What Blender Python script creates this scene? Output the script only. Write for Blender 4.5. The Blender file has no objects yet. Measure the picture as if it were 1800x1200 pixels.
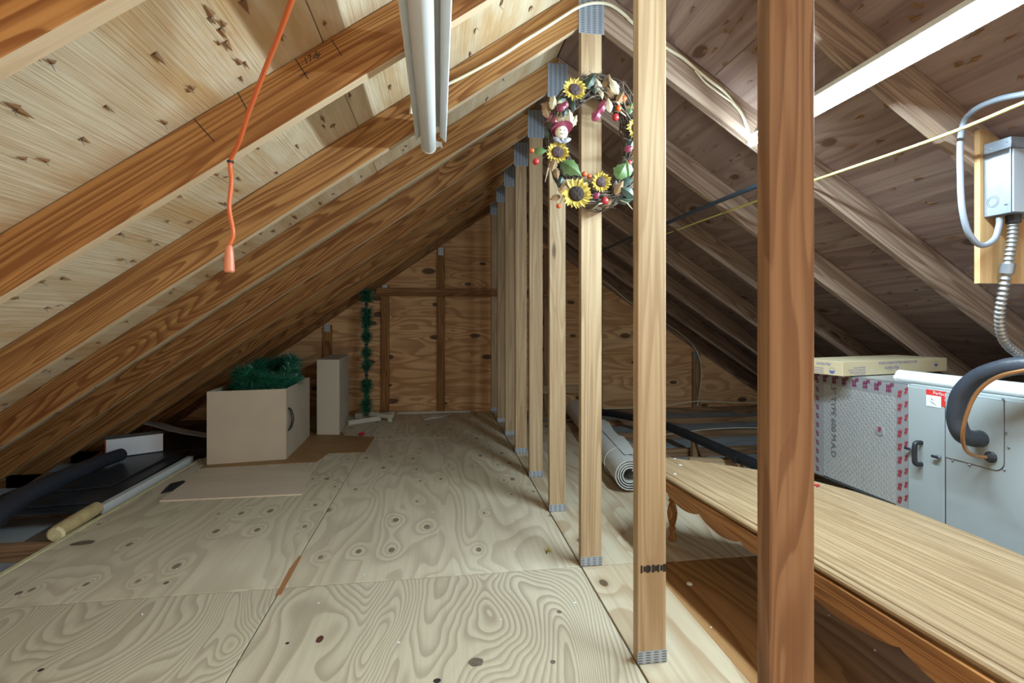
import bpy, bmesh, math, random
from mathutils import Vector, Matrix
random.seed(7)
R = math.radians
sc = bpy.context.scene
C = sc.collection

# ---------------------------------------------------------------- camera, world, exposure
F, YAW, HOR, CH = 890.0, R(8.227), 563.4, 1.027
cam = bpy.data.cameras.new('camera'); camo = bpy.data.objects.new('camera', cam); C.objects.link(camo)
cam.sensor_width = 36.0; cam.lens = F / 1800 * 36.0; cam.shift_y = -(600 - HOR) / 1800
cam.clip_start = 0.02; cam.clip_end = 60
camo.location = (0, 0, CH); camo.rotation_euler = (R(90), 0, -YAW)
sc.camera = camo
w = bpy.data.worlds.new('world'); sc.world = w; w.use_nodes = True
w.node_tree.nodes['Background'].inputs[0].default_value = (1.0, 0.84, 0.66, 1)  # added warm fill, entering by the open end behind the camera
w.node_tree.nodes['Background'].inputs[1].default_value = 1.3
sc.view_settings.view_transform = 'Standard'; sc.view_settings.look = 'None'
sc.view_settings.exposure = 0.52; sc.view_settings.gamma = 1.0; sc.view_settings.use_curve_mapping = False
sc.cycles.max_bounces = 5; sc.cycles.diffuse_bounces = 4; sc.cycles.glossy_bounces = 3
sc.cycles.use_adaptive_sampling = True; sc.cycles.adaptive_threshold = 0.06; sc.cycles.adaptive_min_samples = 20
sc.cycles.sample_clamp_indirect = 6.0
TUBE_STRENGTH = 400.0
TUBE_COLOUR = (0.70, 0.90, 1.0, 1)

# ---------------------------------------------------------------- geometry constants of the attic
XR, Y0, SP, ZR, ML, MR, RH = 0.633, 1.443, 0.6096, 2.29, 0.698, 0.661, 0.16
def YN(n): return Y0 + SP * n
def under(x): return ZR - (ML * (XR - x) if x < XR else MR * (x - XR))
YG = YN(7)

# ---------------------------------------------------------------- helpers
def ray(u, v, Z=None, Y=None, X=None):
    r = (u - 900) / F; k = (HOR - v) / F
    d = Vector((math.sin(YAW) + r * math.cos(YAW), math.cos(YAW) - r * math.sin(YAW), k))
    t = (Z - CH) / d.z if Z is not None else (Y / d.y if Y is not None else X / d.x)
    return Vector((0, 0, CH)) + d * t

class MB:
    """collects verts and faces in world coordinates"""
    def __init__(s): s.v = []; s.f = []
    def add(s, vs, fs):
        o = len(s.v); s.v += [Vector(a) for a in vs]; s.f += [tuple(i + o for i in f) for f in fs]; return s
    def box(s, lo, hi, M=None):
        x0, y0, z0 = lo; x1, y1, z1 = hi
        vs = [Vector(p) for p in ((x0,y0,z0),(x1,y0,z0),(x1,y1,z0),(x0,y1,z0),(x0,y0,z1),(x1,y0,z1),(x1,y1,z1),(x0,y1,z1))]
        if M: vs = [M @ a for a in vs]
        return s.add(vs, [(0,3,2,1),(4,5,6,7),(0,1,5,4),(1,2,6,5),(2,3,7,6),(3,0,4,7)])
    def prism(s, poly, vec):
        n = len(poly); vec = Vector(vec); p = [Vector(a) for a in poly]
        return s.add(p + [a + vec for a in p], [tuple(range(n))[::-1], tuple(range(n, 2 * n))] + [(i, (i + 1) % n, n + (i + 1) % n, n + i) for i in range(n)])
    def tube(s, pts, rad, seg=10, cap=True):
        pts = [Vector(p) for p in pts]; n = len(pts); o = len(s.v)
        rads = rad if isinstance(rad, (list, tuple)) else [rad] * n
        T = [(pts[min(i + 1, n - 1)] - pts[max(i - 1, 0)]).normalized() for i in range(n)]
        a = T[0].orthogonal().normalized()
        for i in range(n):
            a = (a - T[i] * a.dot(T[i])).normalized(); b = T[i].cross(a)
            for k in range(seg):
                t = 2 * math.pi * k / seg
                s.v.append(pts[i] + (a * math.cos(t) + b * math.sin(t)) * rads[i])
        for i in range(n - 1):
            for k in range(seg):
                k2 = (k + 1) % seg
                s.f.append((o + i * seg + k, o + i * seg + k2, o + (i + 1) * seg + k2, o + (i + 1) * seg + k))
        if cap:
            s.f.append(tuple(o + k for k in range(seg))[::-1]); s.f.append(tuple(o + (n - 1) * seg + k for k in range(seg)))
        return s
    def lathe(s, prof, M, seg=20):
        o = len(s.v); n = len(prof)
        for r, z in prof:
            for k in range(seg):
                t = 2 * math.pi * k / seg; s.v.append(M @ Vector((r * math.cos(t), r * math.sin(t), z)))
        for i in range(n - 1):
            for k in range(seg):
                k2 = (k + 1) % seg
                s.f.append((o + i * seg + k, o + i * seg + k2, o + (i + 1) * seg + k2, o + (i + 1) * seg + k))
        s.f.append(tuple(o + k for k in range(seg))[::-1]); s.f.append(tuple(o + (n - 1) * seg + k for k in range(seg)))
        return s
    def ball(s, c, r, seg=10, rings=6, sc_=(1, 1, 1), M=None):
        M = M or Matrix(); c = Vector(c); o = len(s.v)
        for i in range(rings + 1):
            ph = math.pi * i / rings
            for k in range(seg):
                t = 2 * math.pi * k / seg
                s.v.append(c + (M @ Vector((r * sc_[0] * math.sin(ph) * math.cos(t), r * sc_[1] * math.sin(ph) * math.sin(t), r * sc_[2] * math.cos(ph)))))
        for i in range(rings):
            for k in range(seg):
                k2 = (k + 1) % seg
                s.f.append((o + i * seg + k, o + (i + 1) * seg + k, o + (i + 1) * seg + k2, o + i * seg + k2))
        return s

WM = {}
def wm(o): return WM.get(o.name, Matrix()) if o else Matrix()
def obj(name, mb, mat, parent=None, frame=None, smooth=False, bevel=0, under_mat=None):
    """frame: world matrix of the object (its local x is the grain direction)"""
    M = frame if frame is not None else Matrix.Translation(sum(mb.v, Vector()) / max(1, len(mb.v)))
    Mi = M.inverted()
    me = bpy.data.meshes.new(name)
    me.from_pydata([Mi @ a for a in mb.v], [], mb.f)
    bm = bmesh.new(); bm.from_mesh(me)
    if smooth or bevel: bmesh.ops.remove_doubles(bm, verts=bm.verts, dist=1e-6)
    bmesh.ops.recalc_face_normals(bm, faces=bm.faces)
    if bevel:
        es = [e for e in bm.edges if len(e.link_faces) == 2 and e.calc_face_angle(0) > 0.5]
        bmesh.ops.bevel(bm, geom=es, offset=bevel, segments=1, affect='EDGES')
    for f in bm.faces: f.smooth = smooth
    bm.to_mesh(me); bm.free()
    if smooth:
        try: me.set_sharp_from_angle(angle=R(40))
        except Exception: pass
    me.materials.append(mat)
    if under_mat:
        me.materials.append(under_mat); R3 = M.to_3x3()
        for pg in me.polygons:
            if (R3 @ pg.normal).z < -0.7: pg.material_index = 1
    o = bpy.data.objects.new(name, me); C.objects.link(o)
    return place(o, M, parent)
def place(o, M, parent=None):
    WM[o.name] = M.copy()
    if parent is not None: o.parent = parent
    o.matrix_basis = wm(parent).inverted() @ M if parent is not None else M
    return o
def thing(name, label, cat, loc, group=None, kind=None, rz=0):
    o = bpy.data.objects.new(name, None); C.objects.link(o); o.empty_display_size = 0.05
    M = Matrix.Translation(Vector(loc)) @ Matrix.Rotation(rz, 4, 'Z')
    place(o, M); tag(o, label, cat, group, kind); return o
def tag(o, label=None, cat=None, group=None, kind=None):
    if label: o['label'] = label
    if cat: o['category'] = cat
    if group: o['group'] = group
    if kind: o['kind'] = kind
    return o
def frame(origin, xd, zd=(0, 0, 1)):
    x = Vector(xd).normalized(); z = Vector(zd); z = (z - x * z.dot(x)).normalized(); y = z.cross(x)
    return Matrix(((x.x, y.x, z.x, origin[0]), (x.y, y.y, z.y, origin[1]), (x.z, y.z, z.z, origin[2]), (0, 0, 0, 1)))
def smoothpath(pts, n=6):
    pts = [Vector(p) for p in pts]; P = [pts[0] * 2 - pts[1]] + pts + [pts[-1] * 2 - pts[-2]]; out = []
    for i in range(1, len(P) - 2):
        for k in range(n):
            t = k / n; a, b, c, d = P[i - 1], P[i], P[i + 1], P[i + 2]
            out.append(0.5 * (2 * b + (c - a) * t + (2 * a - 5 * b + 4 * c - d) * t * t + (3 * b - a - 3 * c + d) * t ** 3))
    out.append(pts[-1]); return out
def text(name, body, size, origin, xd, yd, mat, parent, shear=0, align='LEFT', mirror=False):
    cu = bpy.data.curves.new(name, 'FONT'); cu.body = body; cu.size = size; cu.align_x = align; cu.shear = shear; cu.resolution_u = 2
    t = bpy.data.objects.new(name + '_src', cu); C.objects.link(t)
    bpy.context.view_layer.update()
    me = bpy.data.meshes.new_from_object(t.evaluated_get(bpy.context.evaluated_depsgraph_get()))
    bpy.data.objects.remove(t); bpy.data.curves.remove(cu)
    me.name = name; me.materials.clear(); me.materials.append(mat)
    o = bpy.data.objects.new(name, me); C.objects.link(o)
    x = Vector(xd).normalized(); y = Vector(yd).normalized(); z = x.cross(y)
    M = Matrix(((x.x, y.x, z.x, origin[0]), (x.y, y.y, z.y, origin[1]), (x.z, y.z, z.z, origin[2]), (0, 0, 0, 1)))
    return place(o, M, parent)

# ---------------------------------------------------------------- materials
def newmat(name):
    m = bpy.data.materials.new(name); m.use_nodes = True
    nt = m.node_tree; b = nt.nodes['Principled BSDF']; return m, nt, b
def plain(name, col, rough=0.6, metal=0.0, noise=0.0, nscale=8, bump=0, emit=None, trans=0, col2=None):
    m, nt, b = newmat(name); N = nt.nodes; L = nt.links
    b.inputs['Base Color'].default_value = (*col, 1); b.inputs['Roughness'].default_value = rough; b.inputs['Metallic'].default_value = metal
    if emit: b.inputs['Emission Color'].default_value = emit[0]; b.inputs['Emission Strength'].default_value = emit[1]
    if trans: b.inputs['Transmission Weight'].default_value = trans
    if noise or bump:
        tc = N.new('ShaderNodeTexCoord'); nz = N.new('ShaderNodeTexNoise'); nz.inputs['Scale'].default_value = nscale; nz.inputs['Detail'].default_value = 5
        L.new(tc.outputs['Object'], nz.inputs['Vector'])
        if noise:
            cr = N.new('ShaderNodeValToRGB'); e = cr.color_ramp.elements
            c2 = col2 or tuple(c * (1 - noise) for c in col)
            e[0].position = 0.35; e[0].color = (*c2, 1); e[1].position = 0.65; e[1].color = (*col, 1)
            L.new(nz.outputs['Fac'], cr.inputs['Fac']); L.new(cr.outputs['Color'], b.inputs['Base Color'])
        if bump:
            bp = N.new('ShaderNodeBump'); bp.inputs['Strength'].default_value = bump; bp.inputs['Distance'].default_value = 0.01
            L.new(nz.outputs['Fac'], bp.inputs['Height']); L.new(bp.outputs['Normal'], b.inputs['Normal'])
    return m

def wood(name, light, dark, blotch, along=0.6, across=8.0, freq=9.0, grain=0.8, knots=None, streak=0.35, rough=0.62, blot_amt=0.5, blot_scale=1.2, bump=0.15, knotcol=(0.07, 0.035, 0.015), flat=False, vary=0.25, stain=None, lines=(0.7, 38, 0.35), tone=(1.08, 1.0, 0.93)):
    """knots: (cells per metre x, y, radius in cell units, share of cells with a knot)"""
    light, dark, blotch = (tuple(c * k for c, k in zip(col, tone)) for col in (light, dark, blotch))
    m, nt, b = newmat(name); N = nt.nodes; L = nt.links
    def math_(op, a, c=None, clamp=False):
        n = N.new('ShaderNodeMath'); n.operation = op; n.use_clamp = clamp
        for i, x in enumerate((a, c)):
            if x is None: continue
            if isinstance(x, (int, float)): n.inputs[i].default_value = x
            else: L.new(x, n.inputs[i])
        return n.outputs[0]
    def vmul(v, s):
        n = N.new('ShaderNodeVectorMath'); n.operation = 'MULTIPLY'; L.new(v, n.inputs[0]); n.inputs[1].default_value = s; return n.outputs[0]
    def noise(v, scale, detail=2, rough_=0.5, dist=0.0):
        n = N.new('ShaderNodeTexNoise'); n.inputs['Scale'].default_value = scale; n.inputs['Detail'].default_value = detail; n.inputs['Roughness'].default_value = rough_; n.inputs['Distortion'].default_value = dist
        L.new(v, n.inputs['Vector']); return n.outputs['Fac']
    def ramp(v, lo, hi):
        n = N.new('ShaderNodeMapRange'); n.interpolation_type = 'SMOOTHSTEP'; L.new(v, n.inputs[0]); n.inputs[1].default_value = lo; n.inputs[2].default_value = hi; return n.outputs[0]
    def mix(f, a, c, mode='MIX'):
        n = N.new('ShaderNodeMix'); n.data_type = 'RGBA'; n.blend_type = mode
        if isinstance(f, (int, float)): n.inputs[0].default_value = f
        else: L.new(f, n.inputs[0])
        for i, x in ((6, a), (7, c)):
            if isinstance(x, tuple): n.inputs[i].default_value = (*x, 1)
            else: L.new(x, n.inputs[i])
        return n.outputs[2]
    tc = N.new('ShaderNodeTexCoord'); oi = N.new('ShaderNodeObjectInfo')
    off = N.new('ShaderNodeVectorMath'); off.operation = 'MULTIPLY_ADD'
    cmb = N.new('ShaderNodeCombineXYZ'); L.new(oi.outputs['Random'], cmb.inputs[0]); L.new(oi.outputs['Random'], cmb.inputs[1]); L.new(oi.outputs['Random'], cmb.inputs[2])
    L.new(cmb.outputs[0], off.inputs[0]); off.inputs[1].default_value = (37.0, 53.0, 0.0 if flat else 29.0); L.new(tc.outputs['Object'], off.inputs[2])
    P = off.outputs[0]
    n0 = noise(vmul(P, (along, across, across)), 1.0, 1.5, 0.45, 0.35)
    core = None
    if knots:
        kx, ky, kr, share = knots
        vo = N.new('ShaderNodeTexVoronoi'); vo.voronoi_dimensions = '2D' if flat else '3D'; vo.inputs['Scale'].default_value = 1.0; vo.inputs['Randomness'].default_value = 0.75
        L.new(vmul(P, (kx, ky, ky)), vo.inputs['Vector'])
        sep = N.new('ShaderNodeSeparateColor'); L.new(vo.outputs['Color'], sep.inputs[0])
        on = math_('LESS_THAN', sep.outputs[0], share)
        d = vo.outputs['Distance']
        rr = math_('ADD', math_('MULTIPLY', sep.outputs[1], kr * 0.7), kr * 0.5)
        q = math_('DIVIDE', d, rr)
        core = math_('MULTIPLY', math_('SUBTRACT', 1.0, ramp(q, 0.7, 1.15)), on)
        infl = math_('MULTIPLY', math_('POWER', 2.718, math_('MULTIPLY', math_('MULTIPLY', q, q), -0.12)), on)
        n0 = math_('ADD', n0, math_('MULTIPLY', infl, 0.17))
    fr = math_('FRACT', math_('MULTIPLY', n0, freq))
    ring = math_('MULTIPLY', ramp(fr, 0.25, 0.85), math_('SUBTRACT', 1.0, ramp(fr, 0.90, 1.0)))
    st = noise(vmul(P, (2.5, 110, 110)), 1.0, 3, 0.6)
    bl = noise(vmul(P, (blot_scale * 0.45, blot_scale * 2.2, blot_scale * 2.2)), 1.0, 4, 0.6)
    wide = noise(P, 0.9, 2)
    ln = noise(vmul(P, (lines[0], lines[1], lines[1])), 1.0, 1.5, 0.5)
    ga = math_('MULTIPLY', math_('MULTIPLY', ring, grain), math_('ADD', 0.45, wide))
    col = mix(math_('MULTIPLY', ramp(bl, 0.42, 0.68), blot_amt), light, blotch)
    col = mix(ga, col, dark)
    col = mix(math_('MULTIPLY', ramp(st, 0.40, 0.75), streak), col, dark)
    col = mix(math_('MULTIPLY', ramp(ln, 0.50, 0.66), lines[2]), col, dark)
    if stain:
        sn = noise(vmul(P, (1.6, 5, 5)), 1.0, 5, 0.65)
        col = mix(math_('MULTIPLY', ramp(sn, 0.60, 0.75), stain[1]), col, stain[0])
    if core is not None: col = mix(math_('MULTIPLY', core, 0.85), col, knotcol)
    # every piece of timber has its own tone
    hs = N.new('ShaderNodeHueSaturation'); L.new(col, hs.inputs['Color'])
    L.new(math_('ADD', math_('MULTIPLY', oi.outputs['Random'], vary), 1.0 - vary * 0.5), hs.inputs['Value'])
    L.new(hs.outputs[0], b.inputs['Base Color'])
    b.inputs['Roughness'].default_value = rough; b.inputs['Specular IOR Level'].default_value = 0.25
    bp = N.new('ShaderNodeBump'); bp.inputs['Strength'].default_value = bump; bp.inputs['Distance'].default_value = 0.004
    L.new(st, bp.inputs['Height']); L.new(bp.outputs['Normal'], b.inputs['Normal'])
    return m

M_RAFT = wood('rafter_pine', (0.43, 0.245, 0.095), (0.17, 0.062, 0.017), (0.34, 0.155, 0.045), lines=(0.5, 55, 0.55), along=0.5, across=8, freq=19, grain=0.85, knots=(1.4, 7, 0.10, 0.30), streak=0.40, stain=((0.10, 0.045, 0.018), 0.45), tone=(0.929, 0.860, 0.800))
M_RAFR = wood('haze_grey_rafter_pine', (0.37, 0.275, 0.20), (0.15, 0.09, 0.06), (0.26, 0.17, 0.12), lines=(0.5, 55, 0.45), along=0.55, across=8, freq=15, grain=0.7, knots=(1.4, 7, 0.10, 0.30), streak=0.4, stain=((0.08, 0.04, 0.025), 0.5), tone=(0.92, 0.92, 0.96))  # blue-purple haze over the right slope put into the wood's grey tone
M_EDGE = wood('sawn_edge', (0.62, 0.52, 0.38), (0.45, 0.33, 0.20), (0.56, 0.43, 0.28), lines=(0.5, 90, 0.4), along=0.5, across=12, freq=8, grain=0.3, streak=0.4, vary=0.1, tone=(0.907, 0.840, 0.781))
M_POST = wood('post_spruce', (0.57, 0.45, 0.30), (0.33, 0.215, 0.12), (0.50, 0.36, 0.21), along=0.45, across=13, freq=9, grain=0.55, knots=(1.6, 6, 0.11, 0.28), streak=0.45, vary=0.12, tone=(0.865, 0.840, 0.798))
M_BPOST = wood('post_fir', (0.33, 0.205, 0.12), (0.175, 0.09, 0.045), (0.28, 0.16, 0.085), along=0.7, across=9, freq=12, grain=0.75, knots=(1.5, 6, 0.12, 0.30), streak=0.4, vary=0.05, tone=(0.886, 0.820, 0.763))
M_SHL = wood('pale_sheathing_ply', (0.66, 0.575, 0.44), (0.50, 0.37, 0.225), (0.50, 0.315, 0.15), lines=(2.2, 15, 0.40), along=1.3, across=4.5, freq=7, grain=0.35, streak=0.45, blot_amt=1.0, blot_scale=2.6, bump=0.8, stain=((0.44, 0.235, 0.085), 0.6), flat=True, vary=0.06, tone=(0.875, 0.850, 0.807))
M_SHR = wood('haze_brown_sheathing', (0.33, 0.235, 0.185), (0.165, 0.10, 0.08), (0.22, 0.135, 0.11), lines=(1.2, 24, 0.4), along=0.8, across=5, freq=7, grain=0.6, knots=(1.7, 3.2, 0.075, 0.55), streak=0.35, blot_amt=0.6, bump=0.35, flat=True, vary=0.1, tone=(0.92, 0.92, 0.96))  # brown ply, greyed so its colour carries the haze of the right slope
M_GAB = wood('gable_ply', (0.64, 0.44, 0.25), (0.33, 0.175, 0.08), (0.46, 0.26, 0.12), along=0.9, across=5, freq=8, grain=0.7, knots=(1.8, 4.0, 0.13, 0.6), streak=0.2, blot_amt=0.6, bump=0.15, flat=True, knotcol=(0.03, 0.018, 0.012), vary=0.1)
M_FLA = wood('floor_ply_figured', (0.69, 0.635, 0.50), (0.38, 0.31, 0.235), (0.62, 0.555, 0.43), lines=(1.2, 30, 0.12), along=1.05, across=2.9, freq=42, grain=0.62, knots=(1.1, 1.6, 0.035, 0.35), streak=0.14, blot_amt=0.55, bump=0.12, flat=True, vary=0.03, rough=0.5, tone=(0.865, 0.840, 0.798))
M_FLB = wood('floor_ply_knotty', (0.68, 0.63, 0.50), (0.40, 0.33, 0.25), (0.58, 0.51, 0.39), lines=(1.2, 30, 0.15), along=0.75, across=3.2, freq=14, grain=0.5, knots=(3.2, 5.6, 0.085, 0.75), streak=0.14, blot_amt=0.6, bump=0.1, flat=True, vary=0.03, rough=0.5, knotcol=(0.16, 0.12, 0.09), tone=(0.968, 0.940, 0.893))
M_FLR = wood('side_floor_ply', (0.65, 0.58, 0.45), (0.42, 0.285, 0.17), (0.54, 0.40, 0.26), along=0.8, across=3.5, freq=8, grain=0.65, knots=(1.6, 2.6, 0.09, 0.5), streak=0.15, blot_amt=0.6, bump=0.1, flat=True, vary=0.03, rough=0.5, tone=(0.865, 0.840, 0.798))
M_OAK = wood('table_oak', (0.40, 0.305, 0.19), (0.20, 0.13, 0.065), (0.36, 0.255, 0.145), lines=(0.35, 60, 0.5), along=0.5, across=13, freq=12, grain=0.5, streak=0.55, blot_amt=0.4, bump=0.08, vary=0.0, rough=0.42, tone=(0.929, 0.860, 0.800))
M_FLS = wood('brown_tinted_ply', (0.37, 0.215, 0.095), (0.17, 0.075, 0.025), (0.29, 0.15, 0.058), along=0.9, across=4, freq=9, grain=0.75, streak=0.3, flat=True, vary=0.0, rough=0.45, tone=(0.972, 0.900, 0.837))  # near panel tinted browner than the rest of the side floor
M_OAKD = wood('apron_oak', (0.44, 0.22, 0.075), (0.16, 0.065, 0.018), (0.36, 0.165, 0.05), along=0.9, across=16, freq=10, grain=0.85, streak=0.4, vary=0.0, rough=0.4, tone=(0.918, 0.850, 0.790))
M_LATH = wood('weathered_lumber', (0.33, 0.22, 0.13), (0.16, 0.09, 0.05), (0.25, 0.15, 0.08), streak=0.4)
M_BOARDW = wood('whitewashed_ply', (0.60, 0.55, 0.47), (0.50, 0.42, 0.34), (0.55, 0.48, 0.39), along=0.8, across=2, freq=4, grain=0.35, streak=0.1, flat=True, vary=0)
M_PLYEDGE = wood('backboard_ply', (0.40, 0.28, 0.15), (0.25, 0.15, 0.065), (0.33, 0.21, 0.10), along=0.8, across=6, freq=6, grain=0.5, flat=False, vary=0)
M_CARD = plain('cardboard', (0.50, 0.415, 0.31), 0.85, noise=0.08, nscale=5)
M_CARD2 = plain('pale_carton', (0.56, 0.52, 0.43), 0.8, noise=0.05, nscale=4)
M_CARDB = plain('brown_fibreboard', (0.34, 0.19, 0.075), 0.6, noise=0.2, nscale=6)
M_WHITE = plain('white_enamel', (0.80, 0.82, 0.82), 0.3)
M_WHITEM = plain('white_plastic_sleeve', (0.62, 0.64, 0.65), 0.4)
M_CABLE = plain('cream_cable', (0.66, 0.62, 0.47), 0.5)
M_YELLOW = plain('yellow_cable', (0.72, 0.66, 0.22), 0.5)
M_ORANGE = plain('orange_cord', (0.58, 0.125, 0.035), 0.45)
M_ORPLUG = plain('orange_plug', (0.62, 0.22, 0.12), 0.4)
M_BLACK = plain('black_rubber', (0.018, 0.020, 0.026), 0.55, noise=0.35, nscale=14)
M_BLACKD = plain('dusty_black_sheet', (0.040, 0.045, 0.055), 0.35, noise=0.55, nscale=5, bump=0.1)
M_HOSE = plain('foam_insulation', (0.030, 0.036, 0.050), 0.45, bump=0.25, nscale=30)
M_COPPER = plain('copper', (0.55, 0.27, 0.12), 0.35, metal=0.8)
M_CAB = plain('grey_enamel', (0.33, 0.37, 0.385), 0.38)
M_SEAM = plain('dark_seam', (0.05, 0.055, 0.06), 0.7)
M_STEEL = plain('galvanized', (0.24, 0.27, 0.32), 0.42, metal=0.55, noise=0.15, nscale=20)
M_FLEX = plain('flexible_steel', (0.30, 0.30, 0.30), 0.45, metal=0.7)
M_CONDUIT = plain('grey_pvc', (0.17, 0.19, 0.23), 0.4)
M_PIPEBLUE = plain('dark_blue_pipe', (0.05, 0.075, 0.11), 0.4)
M_RED = plain('red_print', (0.30, 0.018, 0.03), 0.5)
M_PURP = plain('magenta_print', (0.16, 0.02, 0.07), 0.5)
M_REDL = plain('red_label', (0.60, 0.035, 0.03), 0.5)
M_PAPER = plain('paper', (0.72, 0.75, 0.80), 0.7)
M_INK = plain('ink', (0.02, 0.017, 0.015), 0.8)
M_BLUEINK = plain('blue_print', (0.10, 0.12, 0.34), 0.7)
M_GREYINK = plain('grey_stencil', (0.10, 0.11, 0.12), 0.6)
M_KRAFT = plain('kraft_paper', (0.52, 0.40, 0.20), 0.75, noise=0.2, nscale=20, bump=0.4)
M_FIBRE = plain('yellow_fibre_edge', (0.66, 0.60, 0.36), 0.9, noise=0.2, nscale=40)
M_BATT = plain('grey_batt', (0.33, 0.36, 0.38), 0.95, noise=0.25, nscale=8, bump=0.5)
M_PINE = plain('green_tinsel', (0.018, 0.16, 0.09), 0.28, noise=0.5, nscale=25)
M_DGREEN = plain('dark_green_pole', (0.012, 0.03, 0.04), 0.4)
M_STANDW = plain('pale_painted_wood', (0.55, 0.53, 0.45), 0.6, noise=0.1, nscale=12)
M_TWIG = plain('grapevine_twig', (0.15, 0.12, 0.095), 0.8, noise=0.5, nscale=30)
M_PETAL = plain('yellow_petal', (0.55, 0.41, 0.07), 0.6, noise=0.25, nscale=40)
M_SEED = plain('purple_brown_seeds', (0.085, 0.05, 0.055), 0.9, noise=0.4, nscale=90, bump=0.8)
M_SEEDD = plain('dark_brown_seeds', (0.03, 0.017, 0.011), 0.9, noise=0.4, nscale=90, bump=0.8)
M_LEAFG = plain('silk_leaf', (0.085, 0.15, 0.045), 0.55, noise=0.4, nscale=20)
M_LEAFD = plain('dark_leaf', (0.025, 0.045, 0.03), 0.5, noise=0.4, nscale=30)
M_LEAFB = plain('dried_leaf', (0.23, 0.13, 0.055), 0.75, noise=0.5, nscale=25)
M_LEAFP = plain('pale_dried_leaf', (0.45, 0.38, 0.25), 0.75, noise=0.3, nscale=25)
M_BERRY = plain('orange_berry', (0.55, 0.10, 0.025), 0.35)
M_BERRYR = plain('red_rosebud', (0.42, 0.025, 0.03), 0.4)
M_PINK = plain('plum_ribbon', (0.19, 0.025, 0.055), 0.45)
M_FACE = plain('ivory_face', (0.72, 0.64, 0.50), 0.6)
M_TARTAN = plain('grey_bow', (0.34, 0.34, 0.38), 0.6, noise=0.5, nscale=60)
M_BOW = plain('red_gift_bow', (0.65, 0.02, 0.05), 0.3)
M_FILM = plain('clear_scrap', (0.75, 0.78, 0.80), 0.2)
M_PLATE = None
def plate_mat():
    m, nt, b = newmat('punched_plate'); N = nt.nodes; L = nt.links
    tc = N.new('ShaderNodeTexCoord'); br = N.new('ShaderNodeTexBrick'); mp = N.new('ShaderNodeMapping')
    mp.inputs['Scale'].default_value = (1, 1, 1); L.new(tc.outputs['Object'], mp.inputs[0]); L.new(mp.outputs[0], br.inputs['Vector'])
    br.offset = 0.0; br.inputs['Scale'].default_value = 1.0; br.inputs['Brick Width'].default_value = 0.025; br.inputs['Row Height'].default_value = 0.0075
    br.inputs['Mortar Size'].default_value = 0.0026; br.inputs['Mortar Smooth'].default_value = 0.1
    br.inputs['Color1'].default_value = (0.05, 0.06, 0.08, 1); br.inputs['Color2'].default_value = (0.09, 0.10, 0.12, 1); br.inputs['Mortar'].default_value = (0.40, 0.46, 0.55, 1)
    # wider web between the columns of teeth
    sp = N.new('ShaderNodeSeparateXYZ'); L.new(tc.outputs['Object'], sp.inputs[0])
    a = N.new('ShaderNodeMath'); a.operation = 'PINGPONG'; L.new(sp.outputs[0], a.inputs[0]); a.inputs[1].default_value = 0.0125
    c = N.new('ShaderNodeMath'); c.operation = 'LESS_THAN'; L.new(a.outputs[0], c.inputs[0]); c.inputs[1].default_value = 0.0055
    mx = N.new('ShaderNodeMix'); mx.data_type = 'RGBA'; L.new(c.outputs[0], mx.inputs[0]); L.new(br.outputs['Color'], mx.inputs[6]); mx.inputs[7].default_value = (0.40, 0.46, 0.55, 1)
    L.new(mx.outputs[2], b.inputs['Base Color']); b.inputs['Metallic'].default_value = 0.5; b.inputs['Roughness'].default_value = 0.4
    return m
M_PLATE = plate_mat()
def foil_mat():
    m, nt, b = newmat('foil_facing'); N = nt.nodes; L = nt.links
    tc = N.new('ShaderNodeTexCoord'); mp = N.new('ShaderNodeMapping'); mp.inputs['Rotation'].default_value = (R(45), 0, 0); L.new(tc.outputs['Object'], mp.inputs[0])
    ws = []
    for ax in ('Y', 'Z'):
        wv = N.new('ShaderNodeTexWave'); wv.bands_direction = ax; wv.inputs['Scale'].default_value = 16; L.new(mp.outputs[0], wv.inputs['Vector']); ws.append(wv)
    mx = N.new('ShaderNodeMath'); mx.operation = 'MAXIMUM'; L.new(ws[0].outputs['Fac'], mx.inputs[0]); L.new(ws[1].outputs['Fac'], mx.inputs[1])
    nz = N.new('ShaderNodeTexNoise'); nz.inputs['Scale'].default_value = 4; L.new(tc.outputs['Object'], nz.inputs['Vector'])
    ad = N.new('ShaderNodeMath'); ad.operation = 'MULTIPLY_ADD'; L.new(nz.outputs['Fac'], ad.inputs[0]); ad.inputs[1].default_value = 3.0; L.new(mx.outputs[0], ad.inputs[2])
    bp = N.new('ShaderNodeBump'); bp.inputs['Strength'].default_value = 0.35; bp.inputs['Distance'].default_value = 0.004; L.new(ad.outputs[0], bp.inputs['Height']); L.new(bp.outputs[0], b.inputs['Normal'])
    b.inputs['Base Color'].default_value = (0.60, 0.63, 0.66, 1); b.inputs['Metallic'].default_value = 0.6; b.inputs['Roughness'].default_value = 0.34
    return m
M_FOIL = foil_mat()
M_TAPE = plain('foil_tape', (0.46, 0.48, 0.52), 0.28, metal=0.55, bump=0.3, nscale=60)
def net_mat():
    m, nt, b = newmat('roll_facing'); N = nt.nodes; L = nt.links
    tc = N.new('ShaderNodeTexCoord'); br = N.new('ShaderNodeTexBrick'); L.new(tc.outputs['Generated'], br.inputs['Vector'])
    br.inputs['Scale'].default_value = 14; br.inputs['Color1'].default_value = (0.58, 0.60, 0.58, 1); br.inputs['Color2'].default_value = (0.66, 0.66, 0.62, 1); br.inputs['Mortar'].default_value = (0.40, 0.41, 0.40, 1)
    L.new(br.outputs['Color'], b.inputs['Base Color']); b.inputs['Roughness'].default_value = 0.4
    return m
M_ROLL = net_mat()
M_EMIT = plain('lit_tube', (1, 1, 1), 0.5, emit=(TUBE_COLOUR, TUBE_STRENGTH))

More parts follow.
